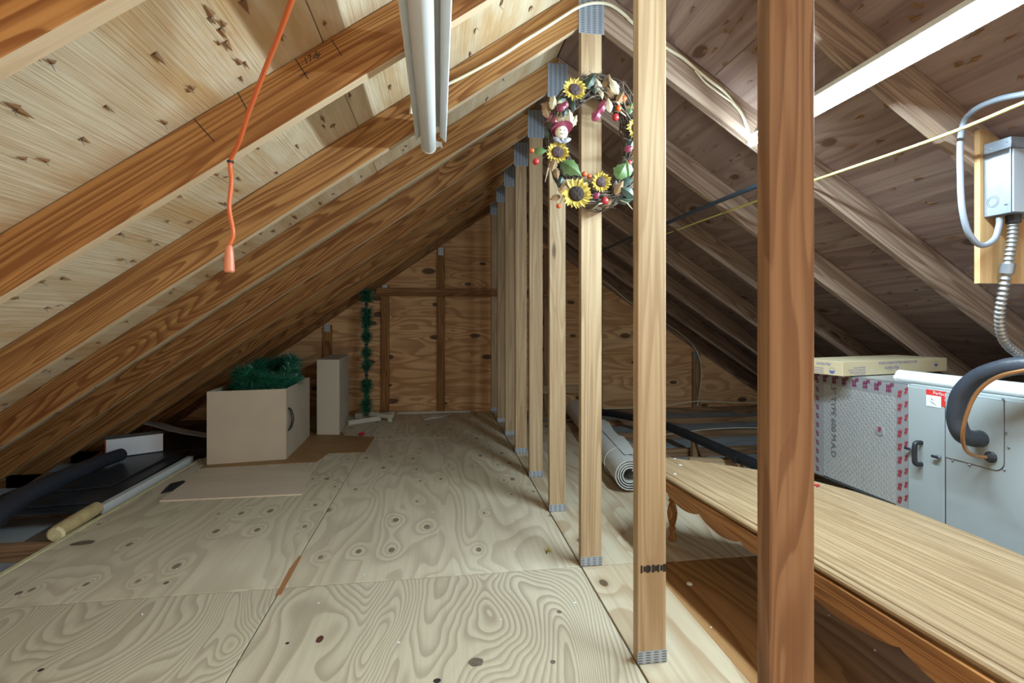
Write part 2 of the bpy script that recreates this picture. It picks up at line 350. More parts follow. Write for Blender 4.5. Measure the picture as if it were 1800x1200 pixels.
# ================================================================ STRUCTURE
# ---- floor
floor = thing('floor', 'pale plywood attic floor', None, (0, 2, 0), kind='structure')
GY = Vector((0, 1, 0))
def panel(name, x0, x1, y0, y1, z, t, mat, parent):
    mb = MB().box((x0, y0, z - t), (x1, y1, z)); return obj(name, mb, mat, parent, frame((x0, y0, z), GY), bevel=0.0015)
g = 0.0025
FX = -1.74
panel('plywood_panel', FX, -0.60 - g, -0.386, YN(1) - g, 0, 0.018, M_FLA, floor)
panel('plywood_panel', -0.60 + g, 0.588 - g, -0.386, YN(1) - g, 0, 0.018, M_FLA, floor)
panel('plywood_panel', FX, -0.60 - g, YN(1) + g, YN(5) - g, 0, 0.018, M_FLB, floor)
panel('plywood_panel', -0.60 + g, 0.588 - g, YN(1) + g, YN(5) - g, 0, 0.018, M_FLB, floor)
panel('plywood_panel', FX, -0.60 - g, YN(5) + g, YG, 0, 0.018, M_FLB, floor)
panel('plywood_panel', -0.60 + g, 0.588 - g, YN(5) + g, YG, 0, 0.018, M_FLB, floor)
for a, b_ in ((-0.386, YN(1)), (YN(1), YN(5)), (YN(5), YG)):
    panel('plywood_panel', 0.592, 0.875 if a < 0 else 0.83, a + g, b_ - g, 0, 0.018, M_FLR, floor)
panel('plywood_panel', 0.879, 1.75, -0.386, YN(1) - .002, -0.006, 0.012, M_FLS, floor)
panel('plywood_panel', 0.834, 1.75, YN(1) + .002, YN(4), -0.006, 0.012, M_FLR, floor)
panel('plywood_panel', 0.834, 1.62, YN(4) + .003, 5.0, -0.006, 0.012, M_FLR, floor)

# bare veneer sliver where the face ply tore off, beside the panel joint
vs_ = [ray(u, v, Z=.0004) for u, v in ((484, 1046), (494, 1045), (530, 978), (526, 976), (508, 1000))]
obj('torn_veneer', MB().add(vs_, [(0, 1, 2, 3, 4)]), plain('bare_veneer', (.36, .16, .06), .7), floor)
# single knots and a scorch mark in the face ply of the front panels
def knot(u, v, r_, mat, asp=1.0):
    c = ray(u, v, Z=.0004); pts = [c + Vector((r_ * math.cos(t) * random.uniform(.85, 1.1), r_ * asp * math.sin(t) * random.uniform(.85, 1.1), 0)) for t in [k * 6.283 / 14 for k in range(14)]]
    obj('knot', MB().add(pts, [tuple(range(14))]), mat, floor)
M_KNOT = plain('red_brown_knot', (.13, .05, .035), .6, noise=.6, nscale=160); M_KNOTG = plain('grey_brown_knot', (.21, .16, .12), .7, noise=.6, nscale=160)
for u, v, r_, m_, a_ in ((562, 1123, .012, M_KNOT, 1.7), (837, 1163, .024, M_KNOTG, .9), (972, 1163, .009, M_KNOTG, 1), (983, 1075, .009, M_KNOTG, 1.1), (768, 1196, .012, M_INK, .8), (72, 1177, .008, M_INK, 1), (145, 954, .05, M_KNOTG, .55), (505, 1130, .006, M_INK, 1), (292, 1024, .010, M_KNOTG, 1.2), (33, 1042, .012, M_KNOTG, 1.2)): knot(u, v, r_, m_, a_)
# ---- roof deck
ceil = thing('ceiling', 'plywood roof deck on rafters', None, (XR, 2, ZR), kind='structure')
def deck(x0, x1, y0, y1, mat):
    t = 0.012; za, zb = under(x0) + RH, under(x1) + RH
    poly = [(x0, y0, za), (x1, y0, zb), (x1, y0, zb + t), (x0, y0, za + t)]
    d = Vector((x1 - x0, 0, zb - za)); lo = (x0, y0, za)
    up = d.cross(Vector((0, 1, 0))); up = -up if up.z > 0 else up
    # face grain runs along the slope on the pale side
    fr = frame(lo, GY, up)
    return obj('sheathing_panel', MB().prism(poly, (0, y1 - y0 - .003, 0)), mat, ceil, fr)
cxl = 1.219 * math.cos(math.atan(ML)); cxr = 1.219 * math.cos(math.atan(MR))
edgesL = [XR - .004]; x = -0.315
while x > -3.1: edgesL.append(x); x -= cxl
edgesL.append(-3.1)
YB, YE = -0.6, YG + 0.05
for i in range(len(edgesL) - 1):
    ys = [YB] + [y for y in ((YN(1) - SP * 2 * (i % 2)), (YN(5) - SP * 2 * (i % 2))) if y > YB] + [YE]
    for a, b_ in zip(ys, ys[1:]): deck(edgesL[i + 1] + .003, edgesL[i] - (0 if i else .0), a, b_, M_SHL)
edgesR = [XR + .004]; x = XR + 0.55
while x < 4.4: edgesR.append(x); x += cxr
edgesR.append(4.4)
for i in range(len(edgesR) - 1):
    ys = [YB] + [y for y in ((YN(1) - SP * 2 * (i % 2)), (YN(5) - SP * 2 * (i % 2))) if y > YB] + [YE]
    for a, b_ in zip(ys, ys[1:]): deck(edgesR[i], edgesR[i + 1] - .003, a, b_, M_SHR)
# shingle nails and torn splinters on the underside of the deck
nails = MB(); chips = MB()
def nail_at(x, y, left):
    z = under(x) + RH; nrm = Vector((ML, 0, -1) if left else (-MR, 0, -1)).normalized(); p = Vector((x, y, z))
    dirn = (nrm + Vector((random.uniform(-.3, .3), random.uniform(-.3, .3), 0))).normalized()
    nails.tube([p - nrm * .004, p + dirn * random.uniform(.010, .022)], [.0013, .0007], 5)
    s = Vector((1, 0, ML if left else -MR)).normalized() * (1 if left else 1); t = Vector((0, 1, 0))
    g_, c_ = t, s
    for k in range(random.choice((1, 1, 2, 2))):
        L_ = random.uniform(.016, .046); wd = random.uniform(.004, .010); a = p + c_ * random.uniform(-.008, .008); sg = random.choice((-1, 1))
        chips.add([a + c_ * wd + nrm * .0006, a - c_ * wd + nrm * .0006, a + g_ * L_ * sg + nrm * random.uniform(.002, .007), a + nrm * .004], [(0, 3, 2), (1, 2, 3), (0, 2, 1)])
for left in (True, False):
    for row in range(60):
        x = (XR - .3 - row * .115 * .9) if left else (XR + .25 + row * .115 * .9)
        if x < -2.7 or x > 4.0: continue
        y = 0.3 + random.uniform(0, .2)
        while y < 4.6:
            fr_ = ((y - Y0) / SP) % 1.0
            if .10 < fr_ < .97: nail_at(x + random.uniform(-.025, .025), y, left)
            y += random.choice((.045, .10, .17, .25)) * (1.0 if y < 2.8 else 1.6)
tag(obj('nail', nails, M_STEEL, ceil), kind='stuff'); tag(obj('splinter', chips, plain('torn_veneer', (0.20, 0.095, 0.035), 0.8), ceil), kind='stuff')

# ---- unseen dark shell added over the deck to stop light leaking through joints
for xa, xb_ in ((-3.14, XR), (XR, 4.44)):
    za, zb = under(xa) + RH + .0125, under(xb_) + RH + .0125
    obj('roof_light_shell', MB().prism([(xa, YB, za), (xb_, YB, zb), (xb_, YB, zb + .02), (xa, YB, za + .02)], (0, YE - YB + .02, 0)), plain('roof_light_shell', (.02, .02, .022), .9), ceil)
# ---- ceiling boards of the room below and boards added to shut light out of the eaves
obj('drywall_panel', MB().box((-2.98, YB, -.125), (4.28, YG + .05, -.108)), plain('grey_drywall', (.42, .44, .45), .9, noise=.1, nscale=3), floor)
wl = thing('wall_left', 'board added to shut light out of the eave', None, (-2.96, 2, -.1), kind='structure'); obj('eave_light_stop', MB().box((-2.98, YB, -.108), (-2.955, YG + .05, .02)), M_LATH, wl, frame((-2.98, 0, 0), GY))
wr = thing('wall_right', 'board added to shut light out of the eave', None, (4.26, 2, -.1), kind='structure'); obj('eave_light_stop', MB().box((4.255, YB, -.108), (4.28, YG + .05, .25)), M_LATH, wr, frame((4.28, 0, 0), GY))
# ---- gable wall
wall = thing('wall_back', 'brown plywood gable wall with studs', None, (XR, YG + .04, 0), kind='structure')
def gz(x): return under(x) + RH + .005
def gpan(pts):
    mb = MB().prism([(x, YG + .040, z) for x, z in pts], (0, .012, 0)); lo = pts[0]
    obj('plywood_panel', mb, M_GAB, wall, frame((lo[0], YG + .040, lo[1]), (1, 0, 0), (0, -1, 0)))
gl = XR - 0.003
def xl(z): return XR - (ZR + RH - z) / ML
def xr_(z): return XR + (ZR + RH - z) / MR
zs = 1.07
obj('light_seal_board', MB().prism([(xl(-.1), YG + .0525, -.1), (xr_(-.1), YG + .0525, -.1), (XR, YG + .0525, ZR + RH)], (0, .01, 0)), plain('dark_backing', (.03, .025, .02), .9), wall)  # unseen board added behind the gable to stop light at panel gaps
xb = -.586 + .0
gpan([(xl(-.1), -.1), (-.586, -.1), (-.586, zs - .002), (xl(zs - .002), zs - .002)])
gpan([(-.584, -.1), (gl, -.1), (gl, zs - .002), (-.584, zs - .002)])
gpan([(XR, -.1), (1.85, -.1), (1.85, zs - .002), (XR, zs - .002)])
gpan([(1.852, -.1), (3.07, -.1), (3.07, zs - .23), (xr_(zs - .002), zs - .002), (1.852, zs - .002)])
gpan([(3.072, -.1), (xr_(-.1), -.1), (3.072, under(3.072) + RH)])
gpan([(xl(zs), zs), (gl, zs), (gl, ZR + RH), ])
gpan([(XR, zs), (xr_(zs), zs), (XR, ZR + RH)])
for i, x in enumerate((-1.196, -.586, .023, 1.2426, 1.852, 2.462, 3.071)):
    top = min(under(x - .0445), under(x + .0445)) - .001
    mb = MB().box((x - .0445, YG + .001, -.018), (x + .0445, YG + .039, top)); obj('stud', mb, M_RAFT if x < XR else M_LATH, wall, frame((x, YG, 0), (0, 0, 1), (0, -1, 0)), bevel=.001)
    if x < XR or x > 3: obj('connector_plate', MB().box((x - .028, YG - .002, top - .075), (x + .028, YG + .0005, top + .01)), M_PLATE, wall, frame((x, YG, top), (1, 0, 0), (0, -1, 0)))
obj('brace', MB().box((-.675, YG - .039, 1.30), (1.39, YG - .001, 1.385)), M_RAFT, wall, frame((-.6, YG, 1.3), (1, 0, 0)), bevel=.0015)
p0_, p1_ = ray(945, 690, Y=YG - .05), ray(1020, 684, Y=YG - .05)
obj('brace', MB().box((p0_.x, YG - .039, p1_.z - .045), (p1_.x, YG - .001, p1_.z + .045)), M_POST, wall, frame((p0_.x, YG, p0_.z), (1, 0, 0)), bevel=.0015)
obj('floor_cleat', MB().box((-.45, YG - .03, .0), (.35, YG - .004, .022)), M_STANDW, wall)

# ================================================================ ROOF TRUSSES
words = {-1: 'roof truss with the broad brown post nearest the viewer, in front of the silver duct',
         0: 'roof truss whose pale post partly covers the sunflower wreath',
         1: 'roof truss with the cream cable clipped over its peak, wreath on its post',
         2: 'roof truss directly behind the wreath post, knotty pale post',
         3: 'fourth truss back from the viewer, weathered post beside the white insulation roll',
         4: 'fifth truss back from the viewer, its slim post standing beside the fourth',
         5: 'sixth truss back from the viewer, its post lost in shade',
         6: 'seventh truss back from the viewer, last one before the gable wall',
         7: 'end truss set tight against the plywood gable wall'}
truss = {}
for n in range(-1, 8):
    y = YN(n); T = thing('roof_truss', words[n], 'roof truss', (XR, y, 0), 'roof trusses in a row'); truss[n] = T
    th = 0.038
    xe = -2.95
    poly = [(xe, y, under(xe)), (XR - .001, y, ZR - .0007), (XR - .001, y, ZR + RH - .003), (xe, y, under(xe) + RH - .002)]
    obj('rafter', MB().prism(poly, (0, th, 0)), M_RAFT, T, frame((xe, y, under(xe)), (1, 0, ML), (0, -1, 0)), bevel=.0015, under_mat=M_EDGE)
    xe = 4.25
    poly = [(XR + .001, y, ZR - .0007), (xe, y, under(xe)), (xe, y, under(xe) + RH - .002), (XR + .001, y, ZR + RH - .003)]
    obj('rafter', MB().prism(poly, (0, th, 0)), M_RAFR, T, frame((XR, y, ZR), (1, 0, -MR), (0, -1, 0)), bevel=.0015)
    # king post, sitting between the floor panels
    obj('king_post', MB().box((XR - .0445, y, 0.0), (XR + .0445, y + th, ZR - .032)), M_BPOST if n == -1 else M_POST, T, frame((XR, y, 0), (0, 0, 1), (0, -1, 0)), bevel=.0018)
    obj('bottom_chord', MB().box((-2.9, y, -.107), (4.25, y + th, -.0185)), M_LATH, T, frame((-2.9, y, -.06), (1, 0, 0), (0, -1, 0)))
    pf = lambda z: frame((XR - .05, y, z), (1, 0, 0), (0, -1, 0))
    if n >= 0:
        obj('connector_plate', MB().box((XR - .046, y - .0022, .0015), (XR + .046, y - .0002, .038)), M_PLATE, T, pf(0))
        obj('connector_plate', MB().box((XR - .055, y - .0022, ZR - .062), (XR + .055, y - .0002, ZR + .12)), M_PLATE, T, pf(ZR))
# pencil layout marks on the second rafter face and a hand-written note
def mark(n, a, b_, wd=.0025):
    y = YN(n) - .0006; p, q = ray(*a, Y=y), ray(*b_, Y=y); d = (q - p).normalized(); s = d.cross(Vector((0, 1, 0))) * wd * .5
    obj('pencil_mark', MB().add([p + s, q + s, q - s, p - s], [(0, 1, 2, 3)]), M_INK, truss[n])
for a, b_ in (((342, 210), (377, 249)), ((417, 161), (436, 196)), ((519, 103), (542, 139)), ((527, 134), (541, 126)), ((583, 70), (601, 98)), ((1232, 122), (1225, 132))):
    mark(0 if a[0] < 700 else 1, a, b_)
o_ = ray(536, 114, Y=YN(0) - .0006)
text('written_note', '17-5', .026, o_, (1, 0, .62), (-.62, 0, 1), M_INK, truss[0], shear=.2)
o_ = ray(552, 104, Y=YN(0) - .0006)
text('written_note', 'ms', .020, o_, (1, 0, .72), (-.72, 0, 1), M_INK, truss[0], shear=.2)
# ink grade stamp on the nearest pale post
for k in range(9):
    xx = XR - .036 + k * .0088; obj('ink_stamp', MB().box((xx, YN(0) - .0007, .272 + .004 * (k % 2)), (xx + .006 + .002 * (k % 3), YN(0) - .0003, .292 + .003 * ((k + 1) % 2))), M_INK, truss[0])

# ================================================================ LIGHT FIXTURES
# lit fixture on the right slope
TX, TZ, TYA, TYB = 1.30, 1.772, 0.745, 1.965
T = thing('strip_light', 'lit strip light glowing white under the rafters by the conduit box', 'light fixture', (TX, 1.3, TZ))
sl = Vector((1, 0, -MR)).normalized(); nl = Vector((MR, 0, 1)).normalized()
def hp_(a, b): p = Vector((TX, TYA + .015, TZ)) + sl * a + nl * b; return p
hprof = [(-.034, .003), (-.033, .007), (-.020, .026), (.020, .026), (.033, .007), (.034, .003)]
pol = [hp_(a, b) for a, b in hprof] + [hp_(a * 1.02, b + .003) for a, b in hprof[::-1]]
obj('reflector', MB().prism(pol, (0, TYB - TYA - .03, 0)), M_WHITE, T)
obj('housing', MB().prism([hp_(a, b) for a, b in ((-.022, .034), (.022, .034), (.022, .062), (-.022, .062))], (0, TYB - TYA - .03, 0)), M_WHITE, T)
t = obj('led_tube', MB().tube([(TX, TYA, TZ), (TX, TYB, TZ)], .0125, 16), M_EMIT, T, smooth=True)
for yy in (TYA + .02, TYB - .03): obj('lamp_holder', MB().prism([Vector((TX, yy - .006, TZ)) + sl * a + nl * b for a, b in ((-.010, -.008), (.010, -.008), (.010, .031), (-.010, .031))], (0, .012, 0)), M_WHITE, T)
# unlit fixture, reflector hood with a lens
LX0, LX1, LZ, LYA, LYB = -.092, .030, 1.822, .90, 2.12
T = thing('strip_light', 'unlit white strip light with reflector wings hanging below the pale deck', 'light fixture', (-.03, 1.5, LZ))
def sheet(prof, y0, y1, t=.0016):
    n = len(prof); mb = MB()
    P = [Vector((a, 0, b_)) for a, b_ in prof]; off = []
    for i in range(n):
        d = (P[min(i + 1, n - 1)] - P[max(i - 1, 0)]).normalized(); off.append(P[i] + Vector((-d.z, 0, d.x)) * t)
    loop = P + off[::-1]
    return mb.prism([(p.x, y0, p.z) for p in loop], (0, y1 - y0, 0))
obj('reflector', sheet([(LX0, LZ - .066), (LX0 + .003, LZ - .072), (LX0 + .022, LZ - .048), (LX0 + .03, LZ - .01), (LX1 - .03, LZ - .01), (LX1 - .026, LZ - .05), (LX1 - .003, LZ - .074), (LX1, LZ - .068)], LYA, LYB - .05), M_WHITE, T)
obj('housing', MB().box((-.055, LYA, LZ - .009), (-.005, LYB - .06, LZ)), M_WHITE, T)
ln = [(.030 * math.sin(a), -.030 * math.cos(a)) for a in [math.pi * (k / 12 - .5) * 1.25 for k in range(13)]]
obj('lens', MB().prism([(-.041 + a, LYA, LZ - .075 + b_) for a, b_ in ln], (0, LYB - LYA - .006, 0)), M_WHITEM, T, smooth=True)
obj('end_cap', MB().prism([(-.041 + a * 1.05, LYB - .006, LZ - .075 + b_ * 1.05) for a, b_ in ln], (0, .008, 0)), M_WHITE, T)
br = MB().add([(-.012, LYB - .055, LZ - .07), (.012, LYB - .055, LZ - .075), (.016, LYB - .018, LZ - .085), (-.008, LYB - .014, LZ - .082)], [(0, 1, 2, 3)])
b_ = obj('bracket_tab', br, M_WHITE, T)
obj('screw_hole', MB().lathe([(.0045, 0), (.0045, .001)], Matrix.Translation((.004, LYB - .028, LZ - .0855)), 12), M_SEAM, b_)

# ================================================================ CABLES
def cable(name, label, cat, pts, r, mat, seg=8, n=6):
    return tag(obj(name, MB().tube(smoothpath(pts, n), r, seg), mat, smooth=True), label, cat)
yc = YN(1) - .012
pts = [ray(u, v, Y=yc) for u, v in ((722, 200), (726, 180), (740, 168), (787, 148), (833, 125), (883, 97), (920, 73), (962, 47), (993, 27), (1020, 12), (1047, 6), (1073, 10), (1100, 28), (1112, 40), (1168, 82), (1200, 102), (1226, 124), (1248, 142), (1272, 160), (1288, 180))]
pts += [ray(1304, 200, Y=yc - .02), ray(1316, 232, Y=2.0)]
for i in (9, 10, 11): pts[i].y -= .004
cable('power_cable', 'cream sheathed cable looping over the rafter peak to the lit tube', 'cable', pts, .0062, M_CABLE)
cable('power_cable', 'thin second cream cable hanging slack beside the rafter near the lit tube', 'cable', [ray(u, v, Y=yc - .004) for u, v in ((1222, 124), (1240, 145), (1262, 162), (1284, 178))], .004, M_CABLE)
yl = [ray(1800, 180, X=1.617), ray(1640, 245, X=1.617), ray(1433, 316, X=1.617), ray(1333, 352, X=1.617), ray(1230, 389, X=1.617), ray(1170, 411, X=1.617), ray(1110, 428, X=1.617)]
yl = [yl[0] + (yl[0] - yl[1]) * .4] + yl
cable('yellow_cable', 'yellow cable stretched under the brown rafters', 'cable', yl, .0055, M_YELLOW)
cable('dark_pipe', 'dark blue pipe running below the brown rafters behind the pale posts', 'pipe', [ray(u, v, X=1.52) for u, v in ((1345, 321), (1250, 359), (1172, 392), (1110, 417), (1060, 440))], .012, M_PIPEBLUE, 10)
# orange extension cord
a0 = ray(405, 284, Y=YN(0) - .012)
op = [ray(530, -40, Y=1.02), ray(513, 0, Y=1.06), ray(490, 62, Y=1.14), ray(466, 122, Y=1.22), ray(438, 195, Y=1.31), ray(420, 250, Y=1.38), a0, ray(407, 320, Y=YN(0) - .015), ray(403, 365, Y=YN(0) - .015), ray(410, 410, Y=YN(0) - .015), ray(403, 432, Y=YN(0) - .015)]
T = thing('extension_cord', 'orange extension cord hanging from the pale rafter edge', 'cord', op[-1])
obj('cord', MB().tube(smoothpath(op, 6), .0055, 8), M_ORANGE, T, smooth=True)
pz = op[-1]
obj('plug', MB().lathe([(.007, 0), (.009, -.006), (.011, -.020), (.0125, -.045), (.0135, -.066), (.010, -.070)], Matrix.Translation(pz) @ Matrix.Scale(1.0, 4), 12), M_ORPLUG, T, smooth=True)
obj('cable_tie', MB().lathe([(.008, -.003), (.009, 0), (.008, .003)], Matrix.Translation(a0), 10), M_BLACK, T)
# thin wires on the right of the gable
cable('telephone_wire', 'thin pale wire drooping down the gable wall to the joists', 'wire', [ray(u, v, Y=YG - .05) for u, v in ((1060, 493), (1080, 508), (1110, 533), (1188, 580), (1222, 612), (1233, 650), (1230, 690), (1226, 714))], .0065, M_CABLE, 6)
cable('telephone_wire', 'pale wire lying along the foot of the gable wall', 'wire', [ray(u, v, Y=YG - .09) for u, v in ((1062, 718), (1105, 717), (1172, 712), (1225, 705), (1290, 707), (1340, 708), (1420, 712))], .006, M_CABLE, 6)
cable('telephone_wire', 'pale wire stapled along a dark joist behind the table', 'wire', [ray(u, v, Y=YN(5) - .012) for u, v in ((1165, 764), (1230, 756), (1280, 752), (1340, 752), (1420, 756))], .004, M_CABLE, 6)

# ================================================================ TABLE
TT = 0.372
FLR = -.006
T = thing('low_table', 'long low oak table with a scalloped apron in front of the air handler', 'table', (1.3, 1.3, FLR))
# outline seen from above, straight moulded front edge and a bowed back
out = [(1.075, .05), (1.045, .78), (.990, 1.55), (.957, 2.04), (.948, 2.20), (.965, 2.285), (1.03, 2.325), (1.09, 2.315), (1.20, 2.24), (1.39, 2.075), (1.53, 1.90), (1.60, 1.74), (1.635, 1.55), (1.64, 1.35), (1.63, 1.10), (1.60, .75), (1.54, .45), (1.44, .2), (1.3, .06)]
def inset(poly, d):
    c = Vector((sum(p[0] for p in poly) / len(poly), sum(p[1] for p in poly) / len(poly), 0)); n = len(poly); r = []
    for i in range(n):
        a, b, e = Vector((*poly[i - 1], 0)), Vector((*poly[i], 0)), Vector((*poly[(i + 1) % n], 0))
        t = ((b - a).normalized() + (e - b).normalized()).normalized(); nr = Vector((-t.y, t.x, 0))
        if nr.dot(c - b) < 0: nr = -nr
        r.append((b.x + nr.x * d, b.y + nr.y * d))
    return r
def slab(levels, poly):
    mb = MB(); n = len(poly); rows = [[(x, y, z) for x, y in inset(poly, d)] for d, z in levels]
    vs = [p for r_ in rows for p in r_]; fs = [tuple(range(n))]
    for i in range(len(rows) - 1):
        for k in range(n): fs.append((i * n + k, i * n + (k + 1) % n, (i + 1) * n + (k + 1) % n, (i + 1) * n + k))
    fs.append(tuple((len(rows) - 1) * n + k for k in range(n))[::-1]); return mb.add(vs, fs)
tf = frame((1.0, 2.3, TT), (.085, -1, 0))
obj('tabletop', slab([(.022, TT), (.020, TT - .0015), (.019, TT - .004), (.006, TT - .006), (.001, TT - .012), (.001, TT - .018), (.007, TT - .026), (.010, TT - .028)], out), M_OAK, T, tf)
# apron: scalloped board under the front edge, and plain curved boards round the rest
def apron(p, q, lobes, h, lab=None):
    p = Vector((*p, 0)); q = Vector((*q, 0)); L_ = (q - p).length; d = (q - p).normalized(); nr = Vector((d.y, -d.x, 0))
    N_ = 90; top = TT - .028; pts = []
    edge = [0]
    for l in lobes: edge.append(edge[-1] + l)
    tot = edge[-1]
    bot = []
    for i in range(N_ + 1):
        s = i / N_; x = s * tot
        k = max(j for j in range(len(edge) - 1) if edge[j] <= x + 1e-6 and edge[j] < tot)
        u_ = (x - edge[k]) / (edge[k + 1] - edge[k]); big = lobes[k] > .16
        dep = (h * (.62 + .38 * math.sin(math.pi * min(1, u_)) ** .7)) if big else h * (.62 + .16 * math.sin(math.pi * u_) ** .8)
        bot.append((s * L_, dep))
    poly = [p + d * a + Vector((0, 0, top - b)) for a, b in bot] + [p + d * L_ + Vector((0, 0, top)), p + Vector((0, 0, top))]
    mb = MB()
    n = len(bot); v = []
    for a, b in bot: v += [p + d * a + Vector((0, 0, top)), p + d * a + Vector((0, 0, top - b)), p + d * a + nr * .018 + Vector((0, 0, top)), p + d * a + nr * .018 + Vector((0, 0, top - b))]
    fs = []
    for i in range(n - 1):
        a, b = i * 4, (i + 1) * 4
        fs += [(a, b, b + 1, a + 1), (a + 2, a + 3, b + 3, b + 2), (a + 1, b + 1, b + 3, a + 3), (a, a + 2, b + 2, b)]
    fs += [(0, 1, 3, 2), ((n - 1) * 4, (n - 1) * 4 + 2, (n - 1) * 4 + 3, (n - 1) * 4 + 1)]
    return obj('apron', mb.add(v, fs), M_OAKD, T, frame(p + Vector((0, 0, top)), d))
apron((.975, 2.14), (1.010, 1.455), [.12, .30, .30, .12], .075)
apron((1.0115, 1.452), (1.062, .60), [.13, .36, .30, .13], .075)
apron((1.0635, .597), (1.085, .12), [.13, .3, .13], .075)
for a, b in (((1.10, 2.285), (1.40, 2.03)), ((1.40, 2.03), (1.56, 1.80)), ((1.59, 1.70), (1.61, 1.2)), ((1.61, 1.2), (1.55, .6))):
    apron(a, b, [.1, .3, .1], .05)
def tleg(x, y):
    M = Matrix.Translation((x, y, FLR))
    pr = [(.012, 0), (.017, .004), (.019, .015), (.013, .03), (.010, .045), (.018, .06), (.012, .07), (.016, .085), (.022, .11), (.024, .135), (.018, .165), (.012, .18), (.019, .19), (.012, .20), (.020, .212), (.012, .222), (.022, .235), (.024, .255), (.024, TT - FLR - .028)]
    obj('leg', MB().lathe(pr, M, 18), M_OAKD, T, frame((x, y, 0), (0, 0, 1), (0, 1, 0)), smooth=True)
tleg(1.085, 2.245); tleg(1.545, 1.70); tleg(1.12, .14); tleg(1.50, .5)
def onfloor(mb, name, label, cat, mat): return tag(obj(name, mb, mat), label, cat)
p = ray(1437, 855, Z=TT); mb = MB()
for k in range(5): mb.ball(p + Vector((random.uniform(-.01, .01), random.uniform(-.008, .012), .004)), .0042, 6, 4, (1.4, 1, .9))
tag(obj('red_scrap', mb, M_BERRYR, smooth=True), 'tiny red scrap lying on the oak table beside the broad post', 'scrap')
mb = MB()
for u, v in ((1187, 806), (1196, 817), (1186, 833)):
    p = ray(u, v, Z=TT + .0008); mb.prism([p + Vector((random.uniform(.004, .012) * math.cos(t), random.uniform(.004, .010) * math.sin(t), 0)) for t in [k * 1.05 for k in range(6)]], (0, 0, .001))
tag(obj('paint_flake', mb, M_PAPER), 'white paint flakes on the far end of the oak table', 'paint flakes', kind='stuff')

# ================================================================ AIR HANDLER
UX, UT = 2.0, .757
T = thing('air_handler', 'grey enamelled air handler cabinet behind the oak table', 'air handler', (2.28, 1.3, -.018))
obj('cabinet', MB().box((UX + .004, .55, -.017), (2.53, 1.912, UT)), M_CAB, T, bevel=.003)
pn = obj('access_panel', MB().box((UX - .004, 1.752, .0), (UX + .004, 1.910, UT - .012)), M_CAB, T, bevel=.0015)
mp_ = obj('main_panel', MB().box((UX - .004, .56, .0), (UX + .004, 1.7465, UT - .012)), M_CAB, T, bevel=.0015)
obj('panel_seam', MB().box((UX - .0015, 1.7466, .0), (UX + .0035, 1.7519, UT - .014)), M_SEAM, T)
# handle
hz0, hz1, hy = .420, .526, 1.849
hb = MB().tube(smoothpath([(UX - .004, hy, hz0 + .008), (UX - .026, hy, hz0 + .008), (UX - .036, hy, hz0 + .022), (UX - .036, hy, hz1 - .022), (UX - .026, hy, hz1 - .008), (UX - .004, hy, hz1 - .008)], 4), .0095, 8)
obj('handle', hb, M_BLACK, pn, smooth=True)
for (yy, zz) in ((1.892, .481), (1.772, .478)):
    obj('latch', MB().lathe([(.009, 0), (.009, .006), (.006, .008), (.006, .012)], frame((UX - .004, yy, zz), (0, 1, 0), (-1, 0, 0)), 14), M_STEEL, pn, smooth=True)
    obj('latch_knob', MB().box((UX - .022, yy - .004, zz - .005), (UX - .014, yy + .022, zz + .005)), M_BLACK, pn, bevel=.002)
# round-cornered service plate outlined on the main panel
def rr_plate(y0, y1, z0, z1, r, x0, x1):
    pts = [(y1, z1), (y1, z0)] + [(y0 + r - r * math.sin(k / 6 * math.pi / 2), z0 + r - r * math.cos(k / 6 * math.pi / 2)) for k in range(7)] + [(y0, z1)]
    return MB().prism([(x0, a, b) for a, b in pts], (x1 - x0, 0, 0))
obj('plate_gap', rr_plate(1.534, 1.744, .484, UT - .016, .034, UX - .0046, UX - .0041), M_SEAM, mp_)
sp = obj('service_plate', rr_plate(1.5365, 1.744, .4865, UT - .017, .032, UX - .0075, UX - .0047), M_CAB, mp_)
for u, v in ((1673, 809), (1703, 817), (1764, 825), (1768, 759), (1763, 701), (1772, 786), (1711, 696)):
    p = ray(u, v, X=UX - .008); obj('screw', MB().lathe([(.0045, 0), (.0045, .002), (.0025, .004)], frame((UX - .0076 if u not in (1703, 1673, 1764, 1772) else UX - .0045, p.y, p.z), (0, 1, 0), (-1, 0, 0)), 8), M_STEEL, mp_)
obj('hose_port', MB().lathe([(.030, 0), (.030, .004), (.026, .006), (.02, .006)], frame((UX - .0076, 1.612, .590), (0, 1, 0), (-1, 0, 0)), 18), M_SEAM, sp, smooth=True)
pc = ray(1742, 803, X=UX - .01)
obj('pipe_fitting', MB().lathe([(.020, 0), (.021, .006), (.016, .010), (.012, .022), (.007, .024)], frame((UX - .0076, pc.y, pc.z), (0, 1, 0), (-1, 0, 0)), 10), M_BLACK, sp)
# stickers
def vquad(name, y0, y1, z0, z1, x, mat, parent): return obj(name, MB().add([(x, y0, z0), (x, y1, z0), (x, y1, z1), (x, y0, z1)], [(0, 1, 2, 3)]), mat, parent)
lb = vquad('red_label', 1.742, 1.828, .683, .744, UX - .0046, M_REDL, pn)
text('label_text', 'Perfect', .019, (UX - .0052, 1.798, .727), (0, -1, 0), (0, 0, 1), M_PAPER, lb)
text('label_text', 'Fit', .019, (UX - .0052, 1.750, .726), (0, 0, -1), (0, -1, 0), M_PAPER, lb)
pp = vquad('paper_note', 1.764, 1.827, .676, .722, UX - .0054, M_PAPER, pn)
for k, s in enumerate(('after', 'installation')): text('note_text', s, .007, (UX - .006, 1.808 + .004 * k, .707 - .010 * k), (0, -1, -.55), (0, -.55, 1), M_INK, pp)
